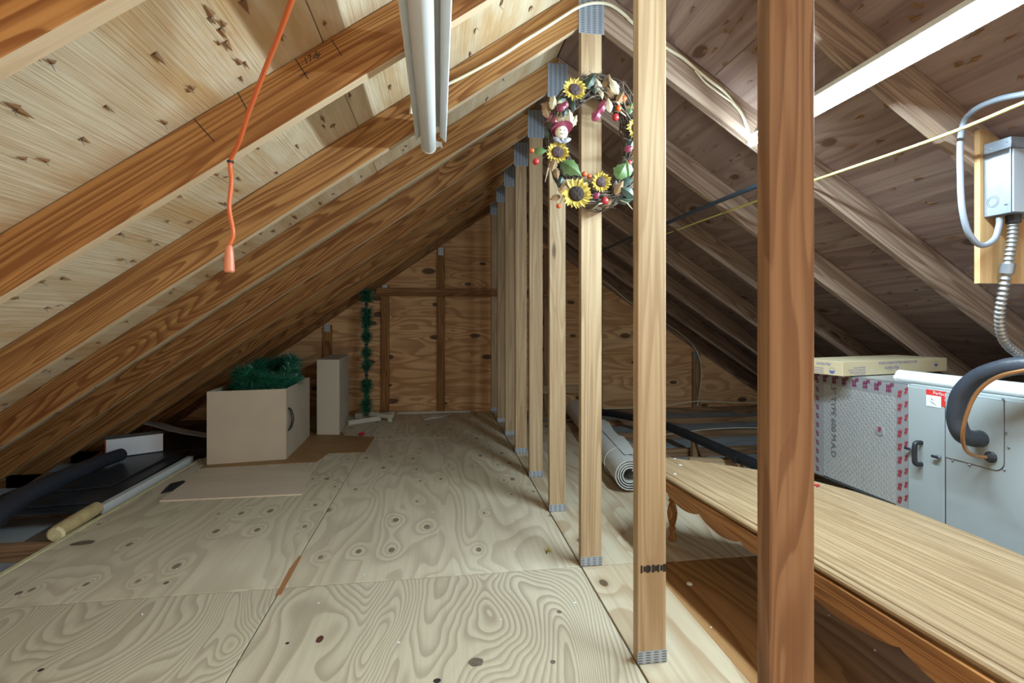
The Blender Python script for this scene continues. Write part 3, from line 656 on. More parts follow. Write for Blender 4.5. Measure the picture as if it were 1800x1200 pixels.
# foil duct beside it
T = thing('foil_duct', 'foil faced duct box with red printed tape on the air handler', 'duct', (2.28, 2.3, .2))
obj('duct_board', MB().box((UX + .002, 1.914, .205), (2.52, 2.78, UT - .004)), M_FOIL, T, Matrix.Translation((UX, 1.914, .2)), bevel=.004)
def tape(y0, y1, z0, z1, rot=0):
    tape.n += 1; return vquad('tape_strip', y0, y1, z0, z1, UX + .0012 - .0003 * tape.n, M_TAPE, T)
tape.n = 0
tape(1.916, 2.78, UT - .062, UT - .006); tape(1.915, 1.972, .21, UT - .01); tape(2.40, 2.47, .21, UT - .01)
obj('tape_strip', MB().add([(UX + .002, 1.916, UT - .0035), (UX + .002, 2.78, UT - .0035), (UX + .05, 2.78, UT - .0035), (UX + .05, 1.916, UT - .0035)], [(0, 1, 2, 3)]), M_TAPE, T)
vquad('base_tape', 1.915, 2.78, .204, .216, UX + .0008, M_SEAM, T)
pr = MB(); prp = MB()
def printmark(mb, y, z, w_, h_, sl=.25, n=3):
    for k in range(n):
        yy = y - k * w_ / n; mb.add([(UX - .0004, yy, z), (UX - .0004, yy - w_ / n * .62, z), (UX - .0004, yy - w_ / n * .62 - h_ * sl, z + h_), (UX - .0004, yy - h_ * sl, z + h_)], [(0, 1, 2, 3)])
        for j in range(2): mb.add([(UX - .0005, yy - .001, z + h_ * (.2 + .45 * j)), (UX - .0005, yy - w_ / n * 1.05, z + h_ * (.2 + .45 * j)), (UX - .0005, yy - w_ / n * 1.05, z + h_ * (.32 + .45 * j)), (UX - .0005, yy - .001, z + h_ * (.32 + .45 * j))], [(0, 1, 2, 3)])
for k in range(12):
    y = 2.72 - k * .0635; printmark(prp, y, UT - .052, .026, .036, .0, 3); printmark(prp, y - .02, UT - .024, .02, .016, .0, 3)
for k in range(9):
    printmark(pr, 1.965, .225 + k * .058, .018, .034, .25, 3); printmark(pr, 1.932, .245 + k * .058, .012, .030, .3, 2)
for k in range(11): printmark(prp, 2.445, .225 + k * .047, .016, .028, -.3, 2)
tag(obj('tape_print', pr, M_RED, T), kind='stuff'); tag(obj('tape_print', prp, M_PURP, T), kind='stuff')
text('stencil_text', '.5" TYPE 600 M.A.D', .045, (UX - .0005, 2.345, .70), (0, 0, -1), (0, -1, 0), M_GREYINK, T)
px = MB().prism([(UX + .0012, a, b) for a, b in ((2.085, .505), (2.055, .500), (2.035, .508), (2.042, .54), (2.07, .545))], (-.002, 0, 0)); q_ = obj('tape_patch', px, M_TAPE, T)
printmark(prz := MB(), 2.062, .52, .014, .022, .2, 2); 
for v_ in prz.v: v_.x -= .003
obj('patch_print', prz, M_RED, q_)
# insulated hose and copper line
hp = [ray(1890, 640, X=1.93), ray(1800, 642, X=1.90), ray(1760, 648, X=1.89), ray(1718, 664, X=1.885), ray(1690, 692, X=1.88), ray(1681, 732, X=1.885), ray(1690, 762, X=1.90), ray(1706, 770, X=1.94), Vector((UX - .014, 1.612, .588))]
tag(obj('insulated_hose', MB().tube(smoothpath(hp, 7), .030, 18), M_HOSE, smooth=True), 'thick black foam insulated refrigerant hose bending into the air handler', 'hose')
cp = [ray(1890, 640, X=1.87), ray(1800, 651, X=1.85), ray(1750, 664, X=1.84), ray(1716, 692, X=1.835), ray(1697, 735, X=1.835), ray(1692, 770, X=1.85), ray(1700, 793, X=1.88), ray(1716, 801, X=1.93), Vector((UX - .030, pc.y, pc.z))]
tag(obj('copper_line', MB().tube(smoothpath(cp, 7), .0065, 10), M_COPPER, smooth=True), 'bare copper line curving beside the black hose', 'pipe')
# white tubes on top of the cabinet
for (u, v, xx, rr, lab) in ((1577, 659, UX + .028, .0165, 'front white cardboard lamp tube lying along the air handler edge'), (1582, 648, UX + .085, .023, 'rear white lamp tube lying behind the front one on the air handler')):
    p = ray(u, v, X=xx); zz = UT + rr
    T = thing('tube_sleeve', lab, 'tube', (xx, 1.4, UT), 'white tubes on the air handler')
    obj('sleeve', MB().tube([(xx, p.y, zz), (xx + .01, .62, zz)], rr, 16), M_WHITEM, T, smooth=True)
    obj('end_cap', MB().lathe([(rr * 1.02, 0), (rr * 1.02, .012), (rr * .8, .018)], frame((xx, p.y - .010, zz), (1, 0, 0), (0, 1, 0)), 16), M_WHITE, T, smooth=True)
# filter carton
A, B, D = ray(1470, 662, Z=UT), ray(1433, 652, Z=UT), None
ax = (Vector((2.78, 2.447, 0)) - Vector((1.97, 2.277, 0))).normalized(); ay = Vector((-ax.y, ax.x, 0))
o0 = Vector((A.x + .035, A.y, UT)); L_, W_, H_ = .78, .26, .071
T = thing('filter_carton', 'long tan filter carton with upside down blue print on the duct', 'carton', o0 + ax * .4 + ay * .13)
Mx = Matrix(((ax.x, ay.x, 0, o0.x), (ax.y, ay.y, 0, o0.y), (0, 0, 1, o0.z), (0, 0, 0, 1)))
obj('carton', MB().box((0, 0, .0005), (L_, W_, H_), Mx), plain('tan_carton', (0.52, 0.43, 0.27), 0.75, noise=.08), T, bevel=.0015)
fo = lambda a, b: o0 + ax * a + Vector((0, 0, b)) - ay * .0008
ml = lambda a, b: o0 + ay * a + Vector((0, 0, b)) - ax * .0008
text('print', 'AIR CLEANER REPLACEMENT MEDIA', .018, fo(.54, .064), -ax, (0, 0, -1), M_BLUEINK, T)
text('print', 'Aprilaire', .030, fo(.40, .040), -ax, (0, 0, -1), M_BLUEINK, T, shear=.2)
for k, s in enumerate(('MODEL No. 201', 'REPLACEMENT MEDIA', 'High Efficiency Air Cleaner', 'Replacement Filter')): text('print', s, .011, fo(.155, .010 + .011 * k), -ax, (0, 0, -1), M_BLUEINK, T)
text('print', 'Aprilaire', .022, ml(.10, .055), ay * 1.0, (0, 0, -1), M_BLUEINK, T, shear=.2, align='CENTER') if False else text('print', 'Aprilaire', .022, ml(.06, .060), ay, (0, 0, -1), M_BLUEINK, T, shear=.2)
for k in range(3): text('print', 'Replacement Media', .010, ml(.10, .012 + .011 * k), ay, (0, 0, -1), M_BLUEINK, T)
def disc(c, r, xd, yd, half, mat):
    xd = Vector(xd); yd = Vector(yd); pts = [c + xd * r * math.cos(t) + yd * r * math.sin(t) for t in [math.pi * (1 if half else 2) * k / 16 + (math.pi if half else 0) for k in range(17 if half else 16)]]
    return MB().add(pts, [tuple(range(len(pts)))])
def ringm(c, r0, r1, xd, yd):
    mb = MB(); n = 20; xd = Vector(xd); yd = Vector(yd)
    vs = [c + (xd * math.cos(2 * math.pi * k / n) + yd * math.sin(2 * math.pi * k / n)) * r for r in (r0, r1) for k in range(n)]
    return mb.add(vs, [(k, (k + 1) % n, n + (k + 1) % n, n + k) for k in range(n)])
for c, xd in ((ml(.055, .024), ay), (fo(.69, .042), ax)):
    obj('round_logo', disc(c, .015, xd, (0, 0, 1), True, None), M_BLUEINK, T); obj('round_logo', ringm(c, .0135, .015, xd, (0, 0, 1)), M_BLUEINK, T)

# ================================================================ DISCONNECT BOX
bx0, byf, byb = 1.757, 1.424, 1.442
xt = 2.06
T = tag(obj('backboard', MB().prism([(bx0, byf, 1.15), (xt, byf, 1.15), (xt, byf, under(xt) + RH - .01), (bx0 + .02, byf, min(1.655, under(bx0) + RH - .01)), (bx0, byf, 1.655)], (0, byb - byf, 0)), M_PLYEDGE, None, frame((bx0, byf, 1.15), (0, 0, 1), (0, -1, 0))), 'plywood backboard carrying the grey metal box', 'board')
T = thing('disconnect_box', 'grey metal electrical box on the plywood backboard', 'electrical box', (1.85, 1.38, 1.36))
ex0, ex1, eyf, ez0, ez1 = 1.770, 1.925, 1.345, 1.365, 1.600
obj('enclosure', MB().box((ex0, eyf, ez0), (ex1, byf - .001, ez1)), M_STEEL, T, bevel=.002)
obj('lid_band', MB().box((ex0 - .003, eyf - .004, ez1 - .032), (ex1, byf - .004, ez1 + .003)), M_STEEL, T, bevel=.0015)
obj('front_cover', MB().box((ex0 + .004, eyf - .006, ez0 + .002), (ex1, eyf - .001, ez1 - .034)), plain('dark_grey_enamel', (.27, .30, .34), .4), T, bevel=.0015)
kf = frame((ex0 - .001, 1.395, ez0 + .045), (0, 1, 0), (-1, 0, 0))
obj('knockout', ringm(Vector((ex0 - .0006, 1.395, ez0 + .045)), .013, .0142, (0, 1, 0), (0, 0, 1)), M_SEAM, T)
obj('knockout', ringm(Vector((ex0 - .0006, 1.395, ez0 + .045)), .0175, .0187, (0, 1, 0), (0, 0, 1)), M_SEAM, T)
for yy, zz in ((1.358, ez0 + .03), (1.40, ez1 - .018), (1.415, ez1 - .012), (1.352, ez1 - .012)): obj('screw', MB().lathe([(.003, 0), (.003, .0015), (.001, .0025)], frame((ex0 - .003, yy, zz), (0, 1, 0), (-1, 0, 0)), 8), M_STEEL, T)
gp = [ray(1880, 152, Y=1.10), ray(1800, 165, Y=1.20), ray(1757, 174, Y=1.27), ray(1718, 190, Y=1.34), ray(1695, 213, Y=1.405), ray(1688, 250, Y=1.408), ray(1688, 310, Y=1.40), ray(1691, 365, Y=1.39), ray(1702, 408, Y=1.39), ray(1724, 431, Y=1.39), ray(1747, 421, Y=1.39), ray(1756, 397, Y=1.39), ray(1757, 382, Y=1.39)]
cable('grey_conduit', 'smooth grey conduit looping into the underside of the metal box', 'conduit', gp, .0088, M_CONDUIT, 12)
fp = [ray(1781, 380, Y=1.375), ray(1779, 420, Y=1.378), ray(1772, 465, Y=1.39), ray(1763, 515, Y=1.41), ray(1757, 560, Y=1.44), ray(1764, 597, Y=1.47), ray(1790, 622, Y=1.50), ray(1830, 640, Y=1.52)]
fpp = smoothpath(fp, 40); rads = [.0125 + .0026 * math.sin(i * 2 * math.pi / 7) for i in range(len(fpp))]
T = thing('flexible_conduit', 'ribbed steel flexible conduit hanging below the metal box', 'conduit', fp[0])
obj('hose', MB().tube(fpp, rads, 14), M_FLEX, T, smooth=True)
obj('coupling', MB().tube([fpp[78], fpp[92]], .0185, 14), M_STEEL, T, smooth=True)
obj('connector', MB().tube([fp[0] + Vector((0, 0, .004)), fp[0] - Vector((0, 0, .022))], .019, 8), M_BLACK, T)

# ================================================================ BOXES ON THE FLOOR
def hinge_box(name, label, pts, h, t, mat, open_top, cat, z0=0.0):
    p = [Vector((*a, z0)) for a in pts]
    T = thing(name, label, cat, sum(p, Vector()) / 4)
    if not open_top:
        obj('carton', MB().prism(p, (0, 0, h)), mat, T, bevel=.002); return T
    c = sum(p, Vector()) / 4
    q = [c + (a - c) * (1 - 2 * t / (a - c).length) for a in p]
    for i in range(4):
        j = (i + 1) % 4; obj('side_panel', MB().prism([p[i], p[j], q[j], q[i]], (0, 0, h)), mat, T, bevel=.001)
    obj('bottom_panel', MB().prism([a + Vector((0, 0, .004)) for a in q], (0, 0, .006)), mat, T); return T
MZ = .004
bp = [(-1.630, 3.865), (-1.115, 3.937), (-1.133, 4.70), (-1.655, 4.64)]
T = hinge_box('open_carton', 'large open tan carton full of green tinsel garland', bp, .520, .006, M_CARD, True, 'carton', MZ)
hx = -1.116
hh = MB()
y_ = 3.995
for off in (-.010, .010):
    hh.tube(smoothpath([(hx + .002, y_ + off, .205), (hx + .018, y_ + off * 1.6, .225), (hx + .030, y_ + off * 2.2, .27), (hx + .030, y_ + off * 2.2, .31), (hx + .018, y_ + off * 1.6, .355), (hx + .002, y_ + off, .375)], 4), .005, 6)
obj('bow_handle', hh, M_BLACK, T, smooth=True)
# garland heap: a tinsel rope coiled above the carton's rim
def tinsel(path, rad, per_m, mat, name, parent=None, label=None, cat=None, needle=.05, wid=.0016, rads=None, core=.006):
    mb = MB(); path = [Vector(p) for p in path]
    mb.tube(path, core, 6)
    for i in range(len(path) - 1):
        a, b = path[i], path[i + 1]; d = b - a; L_ = d.length
        if L_ < 1e-6: continue
        d.normalize(); n = max(1, int(per_m * L_)); r_ = rad if rads is None else rads[i]
        s = d.orthogonal().normalized(); t = d.cross(s)
        for k in range(n):
            p = a + (b - a) * random.random(); an = random.uniform(0, 6.283)
            e = (s * math.cos(an) + t * math.sin(an) + d * random.uniform(-.2, .9)).normalized()
            ln_ = r_ * random.uniform(.6, 1.1); sd = e.cross(Vector((random.uniform(-1, 1), random.uniform(-1, 1), random.uniform(-1, 1)))).normalized() * wid
            mb.add([p - sd, p + sd, p + e * ln_ + sd * .3 + Vector((0, 0, -ln_ * .1)), p + e * ln_ - sd * .3 + Vector((0, 0, -ln_ * .1))], [(0, 1, 2, 3)])
    o = obj(name, mb, mat, parent)
    return tag(o, label, cat) if label else o
coil = []
for k in range(64):
    t = k / 63; an = t * 6.283 * 3.4
    cx, cy = -1.36, 4.30
    coil.append(Vector((cx + .185 * math.cos(an) * (1 - .05 * t), cy + .33 * math.sin(an) * (1 - .05 * t), (.48 + .15 * t + .04 * math.sin(an * 2.3 + 1) + .07 * max(0, math.sin(an))) )))
coil += [Vector((-1.36, 4.1, .60)), Vector((-1.42, 4.0, .63)), Vector((-1.40, 3.97, .64))]
tinsel(coil, .085, 2200, M_PINE, 'tinsel_garland', None, 'dark green tinsel garland heaped over the rim of the open carton', 'garland', wid=.0022)
hinge_box('tall_carton', 'tall narrow pale carton standing beside the open carton', [(-1.085, 4.752), (-.882, 4.712), (-.922, 5.42), (-1.10, 5.44)], .674, 0, M_CARD2, False, 'carton', MZ)
fl = [ray(u, v, Z=0) for u, v in ((351, 823), (556, 812), (578, 797), (641, 795), (659, 768), (606, 766))]
fl = [Vector((p.x, p.y, 0.0004)) for p in fl] + [Vector((-.95, 5.06, .0004)), Vector((-1.66, 5.0, .0004))]
fl[0].x = max(fl[0].x, FX + .01)
tag(obj('fibreboard_sheet', MB().prism(fl, (0, 0, .0032)), M_CARDB), 'brown fibreboard sheet lying flat under the cartons', 'board')
wb = [ray(u, v, Z=0.0) for u, v in ((280, 882), (530, 870), (553, 820))] + [Vector((-1.60, 3.77, 0))]
tag(obj('loose_board', MB().prism([Vector((p.x, p.y, .0006)) for p in wb], (0, 0, .008)), M_BOARDW, None, frame(wb[0], (1, .05, 0))), 'loose whitewashed plywood offcut lying on the floor before the cartons', 'board')
sc_ = [ray(u, v, Z=.0) for u, v in ((282, 868), (300, 852), (322, 845), (326, 848), (308, 862), (290, 867))]
tag(obj('black_scrap', MB().prism([Vector((p.x, p.y, .001 + .006 * (i % 2))) for i, p in enumerate(sc_)], (0, 0, .003)), M_BLACK), 'torn scrap of black plastic at the floor edge', 'scrap')

# Christmas pole with tinsel tufts on a cross stand
PX, PY = -.745, 5.43
T = thing('tree_pole', 'dark green artificial tree pole with tinsel tufts before the gable wall', 'tree pole', (PX, PY, 0))
obj('pole', MB().tube([(PX, PY, .04), (PX, PY, 1.42)], .013, 10), M_DGREEN, T, smooth=True)
for z0, z1, r_ in ((.06, .40, .085), (.50, .73, .075), (.80, 1.04, .080), (1.04, 1.14, .095), (1.22, 1.33, .12)):
    n_ = 8; tinsel([(PX, PY, z0 + (z1 - z0) * k / n_) for k in range(n_ + 1)], r_, 3200, M_PINE, 'tinsel_tuft', T, rads=[r_ * (.75 + .35 * math.sin(k * 1.3)) for k in range(n_)], wid=.0032, core=.018)
for z in (.46, .78, 1.10, 1.2): obj('branch_collar', MB().lathe([(.018, -.006), (.022, 0), (.018, .006)], Matrix.Translation((PX, PY, z)), 10), M_DGREEN, T)
# the stand's bars run clear of the carton
T = thing('cross_stand', 'pale wooden cross stand on the floor around the green tree pole', 'stand', (PX + .02, PY - .05, 0))
def bar(a, b, w_, h_, mat, parent, name='bar'):
    a = Vector(a); b = Vector(b); d = (b - a); L_ = d.length; M = frame(a, d); return obj(name, MB().box((0, -w_ / 2, 0), (L_, w_ / 2, h_), M), mat, parent, M, bevel=.003)
bar((-.885, 5.16, .002), (-.60, 5.36, .002), .045, .045, M_STANDW, T)
bar((-.70, 5.45, .035), (-.475, 5.27, .035), .06, .04, M_STANDW, T)
bar((-.86, 5.52, .002), (-.79, 5.48, .002), .05, .05, M_STANDW, T)
bar((-.66, 5.48, .002), (-.49, 5.62, .002), .05, .045, M_STANDW, T)
for p in ((-.49, 5.285), (-.865, 5.175)): obj('foot', MB().box((p[0] - .02, p[1] - .02, .0005), (p[0] + .02, p[1] + .02, .04)), M_STANDW, T, bevel=.003)
# small things lying about
def bowmesh(c, r_):
    mb = MB()
    for k in range(9):
        an = k * .7; d = Vector((math.cos(an), math.sin(an), 0)); s = Vector((-d.y, d.x, 0)) * r_ * .22
        pts = [c + d * r_ * t + Vector((0, 0, r_ * h_)) for t, h_ in ((.1, .15), (.7, .75), (1.0, .4), (.6, .1), (.1, .15))]
        for i in range(4): mb.add([pts[i] - s, pts[i] + s, pts[i + 1] + s, pts[i + 1] - s], [(0, 1, 2, 3)])
    return mb
c = ray(635, 765, Z=0); tag(obj('gift_bow', bowmesh(Vector((c.x, c.y, .002)), .030), M_BOW), 'small red gift bow on the floor beside the brown fibreboard', 'bow')
c = ray(1212, 1027, Z=FLR); tag(obj('bottle_cap', MB().lathe([(.0105, 0), (.011, .002), (.0105, .004), (.008, .0045)], Matrix.Translation((c.x, c.y, FLR + .0005)), 16), M_WHITE, smooth=True), 'small white plastic cap on the brown floor under the table', 'cap')
c = ray(964, 968, Z=0); mb = MB()
for k in range(5):
    an = k * 1.256; d = Vector((math.cos(an), math.sin(an), 0)); s = Vector((-d.y, d.x, 0)) * .005; b0 = Vector((c.x, c.y, .002)); mb.add([b0 - s * .3, b0 + d * .012 - s, b0 + d * .022 + Vector((0, 0, .006)), b0 + d * .012 + s], [(0, 1, 2, 3)])
T = thing('silk_flower', 'tiny fallen silk flower on the floor by the wreath post', 'flower', c)
obj('petals', mb, M_PETAL, T); obj('sprig', MB().tube([(c.x - .002, c.y, .003), (c.x - .012, c.y - .016, .004), (c.x - .013, c.y - .028, .002)], .003, 5), M_LEAFG, T)
mb = MB()
cps = [ray(u, v, Z=0) for u, v in ((746, 738), (760, 730), (785, 730), (800, 726), (775, 734), (757, 737))]
tag(obj('plastic_scrap', MB().prism([Vector((p.x, p.y, .001 + .01 * (i % 2))) for i, p in enumerate(cps)], (0, 0, .004)), M_FILM), 'crumpled clear plastic strip on the floor near the gable wall', 'scrap')
mb = MB()
for u, v in ((700, 800), (820, 1000), (1250, 1100), (1457, 1079), (1538, 1140), (560, 1060), (700, 1130), (880, 1090), (1010, 1060), (430, 940), (760, 900), (905, 965), (870, 880), (310, 1000), (250, 1080), (640, 1010)):
    p = ray(u, v, Z=.0); r_ = random.uniform(.002, .005)
    mb.prism([p + Vector((r_ * random.uniform(.5, 1.3) * math.cos(t), r_ * random.uniform(.5, 1.3) * math.sin(t), .0003 if p.x < .83 else FLR + .0003)) for t in [k * 1.256 for k in range(5)]], (0, 0, .0025))
tag(obj('floor_debris', mb, M_PAPER), 'pale chips and crumbs scattered over the plywood floor', 'debris', kind='stuff')

# ================================================================ LEFT EAVE
fe = MB().box((FX - .022, -.386, -.017), (FX - .001, 4.05, .004)); tag(obj('fibre_edging', fe, M_FIBRE), 'yellowish fibre edging along the floor edge by the eave', 'edging')
a, b = ray(158, 905, Z=.02), ray(340, 815, Z=.02)
Tm = frame((-1.80, 3.02, .0), (0, 1, 0))
tag(obj('white_angle', MB().box((0, -.004, -.015), (1.02, .012, .028), Tm).box((0, .012, .018), (1.02, .030, .028), Tm), M_WHITEM, None, Tm), 'long white metal angle strip beside the black sheets', 'strip')
kp = [(-1.795, 2.68, .015), (-1.80, 2.72, .02), (-1.805, 2.85, .022), (-1.815, 3.00, .022)]
T = thing('kraft_roll', 'crumpled kraft paper roll at the floor edge below the black hose', 'roll', (-1.8, 2.85, -.02))
obj('roll', MB().tube(smoothpath(kp, 5), .036, 14), M_KRAFT, T, smooth=True)
obj('torn_end', MB().tube([(-1.793, 2.672, .015), (-1.794, 2.684, .016)], [.030, .038], 11), M_FIBRE, T)
def sheetobj(pts, z, t, label):
    v = [Vector((x, y, z)) for x, y in pts]; return tag(obj('black_sheet', MB().prism(v, (0, 0, t)), M_BLACKD, None, bevel=.002), label, 'sheet', 'black sheets in the eave')
sheetobj([(-2.56, 3.02), (-1.835, 3.06), (-1.835, 4.42), (-2.56, 4.40)], -.017, .012, 'lowest black sheet in the eave stack, its edge along the white strip')
sheetobj([(-2.54, 3.10), (-1.86, 3.16), (-1.93, 4.30), (-2.54, 4.28)], -.003, .010, 'middle black sheet of the eave stack with a dusty edge')
sheetobj([(-2.50, 3.30), (-1.99, 3.42), (-1.99, 4.10), (-2.50, 4.05)], .009, .009, 'topmost black sheet of the eave stack under the hose')
sheetobj([(-2.52, 4.43), (-1.78, 4.45), (-1.78, 5.60), (-2.40, 5.60)], -.017, .012, 'black sheet reaching back behind the open carton')
dp = [(-1.98, 2.30, .02), (-2.08, 2.62, .06), (-2.17, 2.95, .090), (-2.22, 3.35, .088), (-2.24, 3.62, .084), (-2.25, 3.80, .078), (-2.25, 3.98, .070)]
tag(obj('black_hose', MB().tube(smoothpath(dp, 6), [.060 - .016 * min(1, i / 30) for i in range(37)], 16), M_HOSE, smooth=True), 'fat black insulated pipe snaking over the black sheets in the eave', 'pipe')
T = thing('white_carton', 'low white box with a red edge pushed into the eave', 'box', (-2.3, 4.25, .02))
wf = [ray(198, 803, Y=4.12), ray(286, 785, Y=4.32)]
P0, P1 = Vector((-2.43, 4.12, .012)), Vector((-2.13, 4.30, .012))
dd = (P1 - P0).normalized(); nn = Vector((-dd.y, dd.x, 0))
Mb = frame(P0, dd); Lb = (P1 - P0).length
obj('box_body', MB().box((0, .002, 0), (Lb, .14, .135), Mb), plain('grey_green_box', (.22, .25, .25), .6), T)
obj('white_face', MB().box((.004, 0, .001), (Lb, .0018, .135), Mb), M_PAPER, T)
obj('red_edge', MB().box((-.003, -.0005, 0), (.004, .012, .135), Mb), M_REDL, T)
cs = smoothpath([ray(230, 742, Y=4.55), ray(262, 747, Y=4.50), ray(300, 758, Y=4.42), ray(362, 769, Y=4.35)], 5)
mb = MB(); wv = Vector((.02, .16, -.015))
for i in range(len(cs) - 1): mb.add([cs[i], cs[i + 1], cs[i + 1] + wv, cs[i] + wv, cs[i] + Vector((0, 0, .003)), cs[i + 1] + Vector((0, 0, .003)), cs[i + 1] + wv + Vector((0, 0, .003)), cs[i] + wv + Vector((0, 0, .003))], [(0, 1, 2, 3), (4, 5, 6, 7), (0, 1, 5, 4), (2, 3, 7, 6)])
tag(obj('curled_card', mb, M_PAPER, smooth=True), 'pale curled card sticking out beside the open carton', 'card')
# insulation between the joists of both eaves
def batt(x0, x1, n, top, label):
    y0, y1 = YN(n) + .045, YN(n + 1) - .006; mb = MB(); nx, ny = 24, 6; g_ = []
    for i in range(nx + 1):
        for j in range(ny + 1): g_.append(Vector((x0 + (x1 - x0) * i / nx, y0 + (y1 - y0) * j / ny, top + random.uniform(-.006, .006) - (.02 if j in (0, ny) or i in (0, nx) else 0))))
    mb.add(g_, [(i * (ny + 1) + j, (i + 1) * (ny + 1) + j, (i + 1) * (ny + 1) + j + 1, i * (ny + 1) + j + 1) for i in range(nx) for j in range(ny)])
    lo = MB().box((x0, y0, -.107), (x1, y1, top - .03)); mb.add(lo.v, lo.f)
    tag(obj('insulation_batt', mb, M_BATT, smooth=True), label, 'insulation', 'insulation batts between joists')
batt(1.77, 3.9, 3, -.06, 'grey insulation bay between joists just behind the table')
batt(1.64, 3.7, 4, -.06, 'grey insulation bay second behind the table')
batt(1.64, 3.6, 5, -.06, 'grey insulation bay third behind the table')
batt(1.64, 3.5, 6, -.06, 'grey insulation bay at the foot of the gable wall')
batt(-2.75, FX - .03, 1, -.075, 'grey insulation bay in the eave below the kraft roll')
batt(-2.75, FX - .03, 0, -.075, 'grey insulation bay in the eave nearest the viewer')
# black drain pipe and straps
T = thing('drain_pipe', 'long black pipe slung over the joists behind the table', 'pipe', (2.0, 3.6, 0))
pth = [(1.60, 5.25, .06), (1.78, 4.95, .075), (1.96, 4.4, .095), (2.0, 3.9, .10), (2.01, 3.4, .10), (2.02, 2.82, .10)]
obj('pipe', MB().tube(smoothpath(pth, 6), .036, 14), M_BLACK, T, smooth=True)
for yy in (4.35, 3.75, 3.15):
    obj('pipe_support', MB().box((1.975, yy - .02, -.050), (2.015, yy + .02, .068)), M_LATH, T)
for yy in (3.95, 3.2): obj('pipe_tape', MB().tube([(2.0, yy, .10), (2.003, yy - .05, .10)], .039, 14), M_BLACK, T, smooth=True)
bar((1.78, 3.42, -.005), (2.25, 3.30, -.005), .05, .05, M_POST, None, 'wood_offcut')
tag(bpy.data.objects['wood_offcut'], 'pale wood offcut below the black pipe behind the table', 'offcut')
# rolled insulation behind the posts
ra, rb_ = Vector((1.135, 2.90, .098)), Vector((1.42, 5.2, .098)); dR = (rb_ - ra).normalized()
T = thing('insulation_roll', 'white faced insulation roll lying behind the pale posts', 'roll', (ra + rb_) / 2 - Vector((0, 0, .104)))
spi = []
for k in range(110):
    t = k / 109; an = t * 6.283 * 4.2; r_ = .098 - .060 * t
    spi.append((r_, an))
sx = dR.cross(Vector((0, 0, 1))).normalized(); sz = Vector((0, 0, 1))
mb = MB(); N_ = len(spi)
v0 = [ra + sx * r_ * math.cos(an) + sz * r_ * math.sin(an) for r_, an in spi]; v1 = [p + (rb_ - ra) for p in v0]
i0 = [ra + sx * (r_ - .007) * math.cos(an) + sz * (r_ - .007) * math.sin(an) for r_, an in spi]
mb.add(v0 + v1 + i0, [(i, i + 1, N_ + i + 1, N_ + i) for i in range(N_ - 1)] + [(i, i + 1, 2 * N_ + i + 1, 2 * N_ + i) for i in range(N_ - 1)])
obj('rolled_sheet', mb, M_ROLL, T, frame(ra, dR), smooth=True)
fl_ = [ra + dR * s + sx * (-.02) * 1 + sz * .101 for s in (.05, 1.3)]
mb = MB(); nf = 10
for i in range(nf + 1):
    s = .10 + 1.6 * i / nf; lift = .02 + .035 * math.sin(i * .9) ** 2
    mb.v += [ra + dR * s - sx * .010 + sz * .1005, ra + dR * (s + .05) + sx * .075 + sz * (.075 + lift)]
mb.f = [(2 * i, 2 * i + 1, 2 * i + 3, 2 * i + 2) for i in range(nf)]
obj('loose_flap', mb, M_ROLL, T, smooth=True)
for s in (.28, 1.3): obj('twine', MB().tube([ra + dR * s + sx * .1 * math.cos(a_) + sz * .1 * math.sin(a_) for a_ in [k * 6.283 / 24 for k in range(25)]], .0016, 5), M_FILM, T)

# ================================================================ WREATH
WY = YN(1) - .055
WC = ray(1046, 250, Y=WY)
T = thing('sunflower_wreath', 'twig wreath of silk sunflowers and a scarecrow doll hung on a post', 'wreath', (WC.x, WY, WC.z - .27))
RW, RHh = .165, .225   # half width, half height of the ring's centre line
def wp(an, r_=1.0, dy=0): return Vector((WC.x + RW * r_ * math.cos(an), WY + dy, WC.z + RHh * r_ * math.sin(an)))
mb = MB()
for k in range(190):
    a0_ = random.uniform(0, 6.283); ln_ = random.uniform(.8, 2.6); r0 = random.uniform(.80, 1.19); ph = random.uniform(0, 6.28); dy0 = random.uniform(-.03, .025)
    pts = [wp(a0_ + ln_ * t / 12, r0 + .06 * math.sin(ph + t * .8), dy0 + .016 * math.sin(ph * 2 + t)) for t in range(13)]
    mb.tube(pts, random.uniform(.0015, .0036), 5)
for k in range(190):
    a0_ = random.uniform(0, 6.283); r0 = random.choice((.86, 1.14)); p = wp(a0_, r0, random.uniform(-.03, .01)); o_ = (wp(a0_, 1.2) - wp(a0_, 1.0)).normalized() * (1 if r0 > 1 else -1)
    tg = Vector((-math.sin(a0_), 0, math.cos(a0_))) * random.uniform(-1, 1)
    mb.tube([p, p + (o_ * .5 + tg) * random.uniform(.02, .065) + Vector((0, random.uniform(-.03, 0), 0))], [.0016, .0006], 4)
tag(obj('twig_ring', mb, M_TWIG, T), kind='stuff')
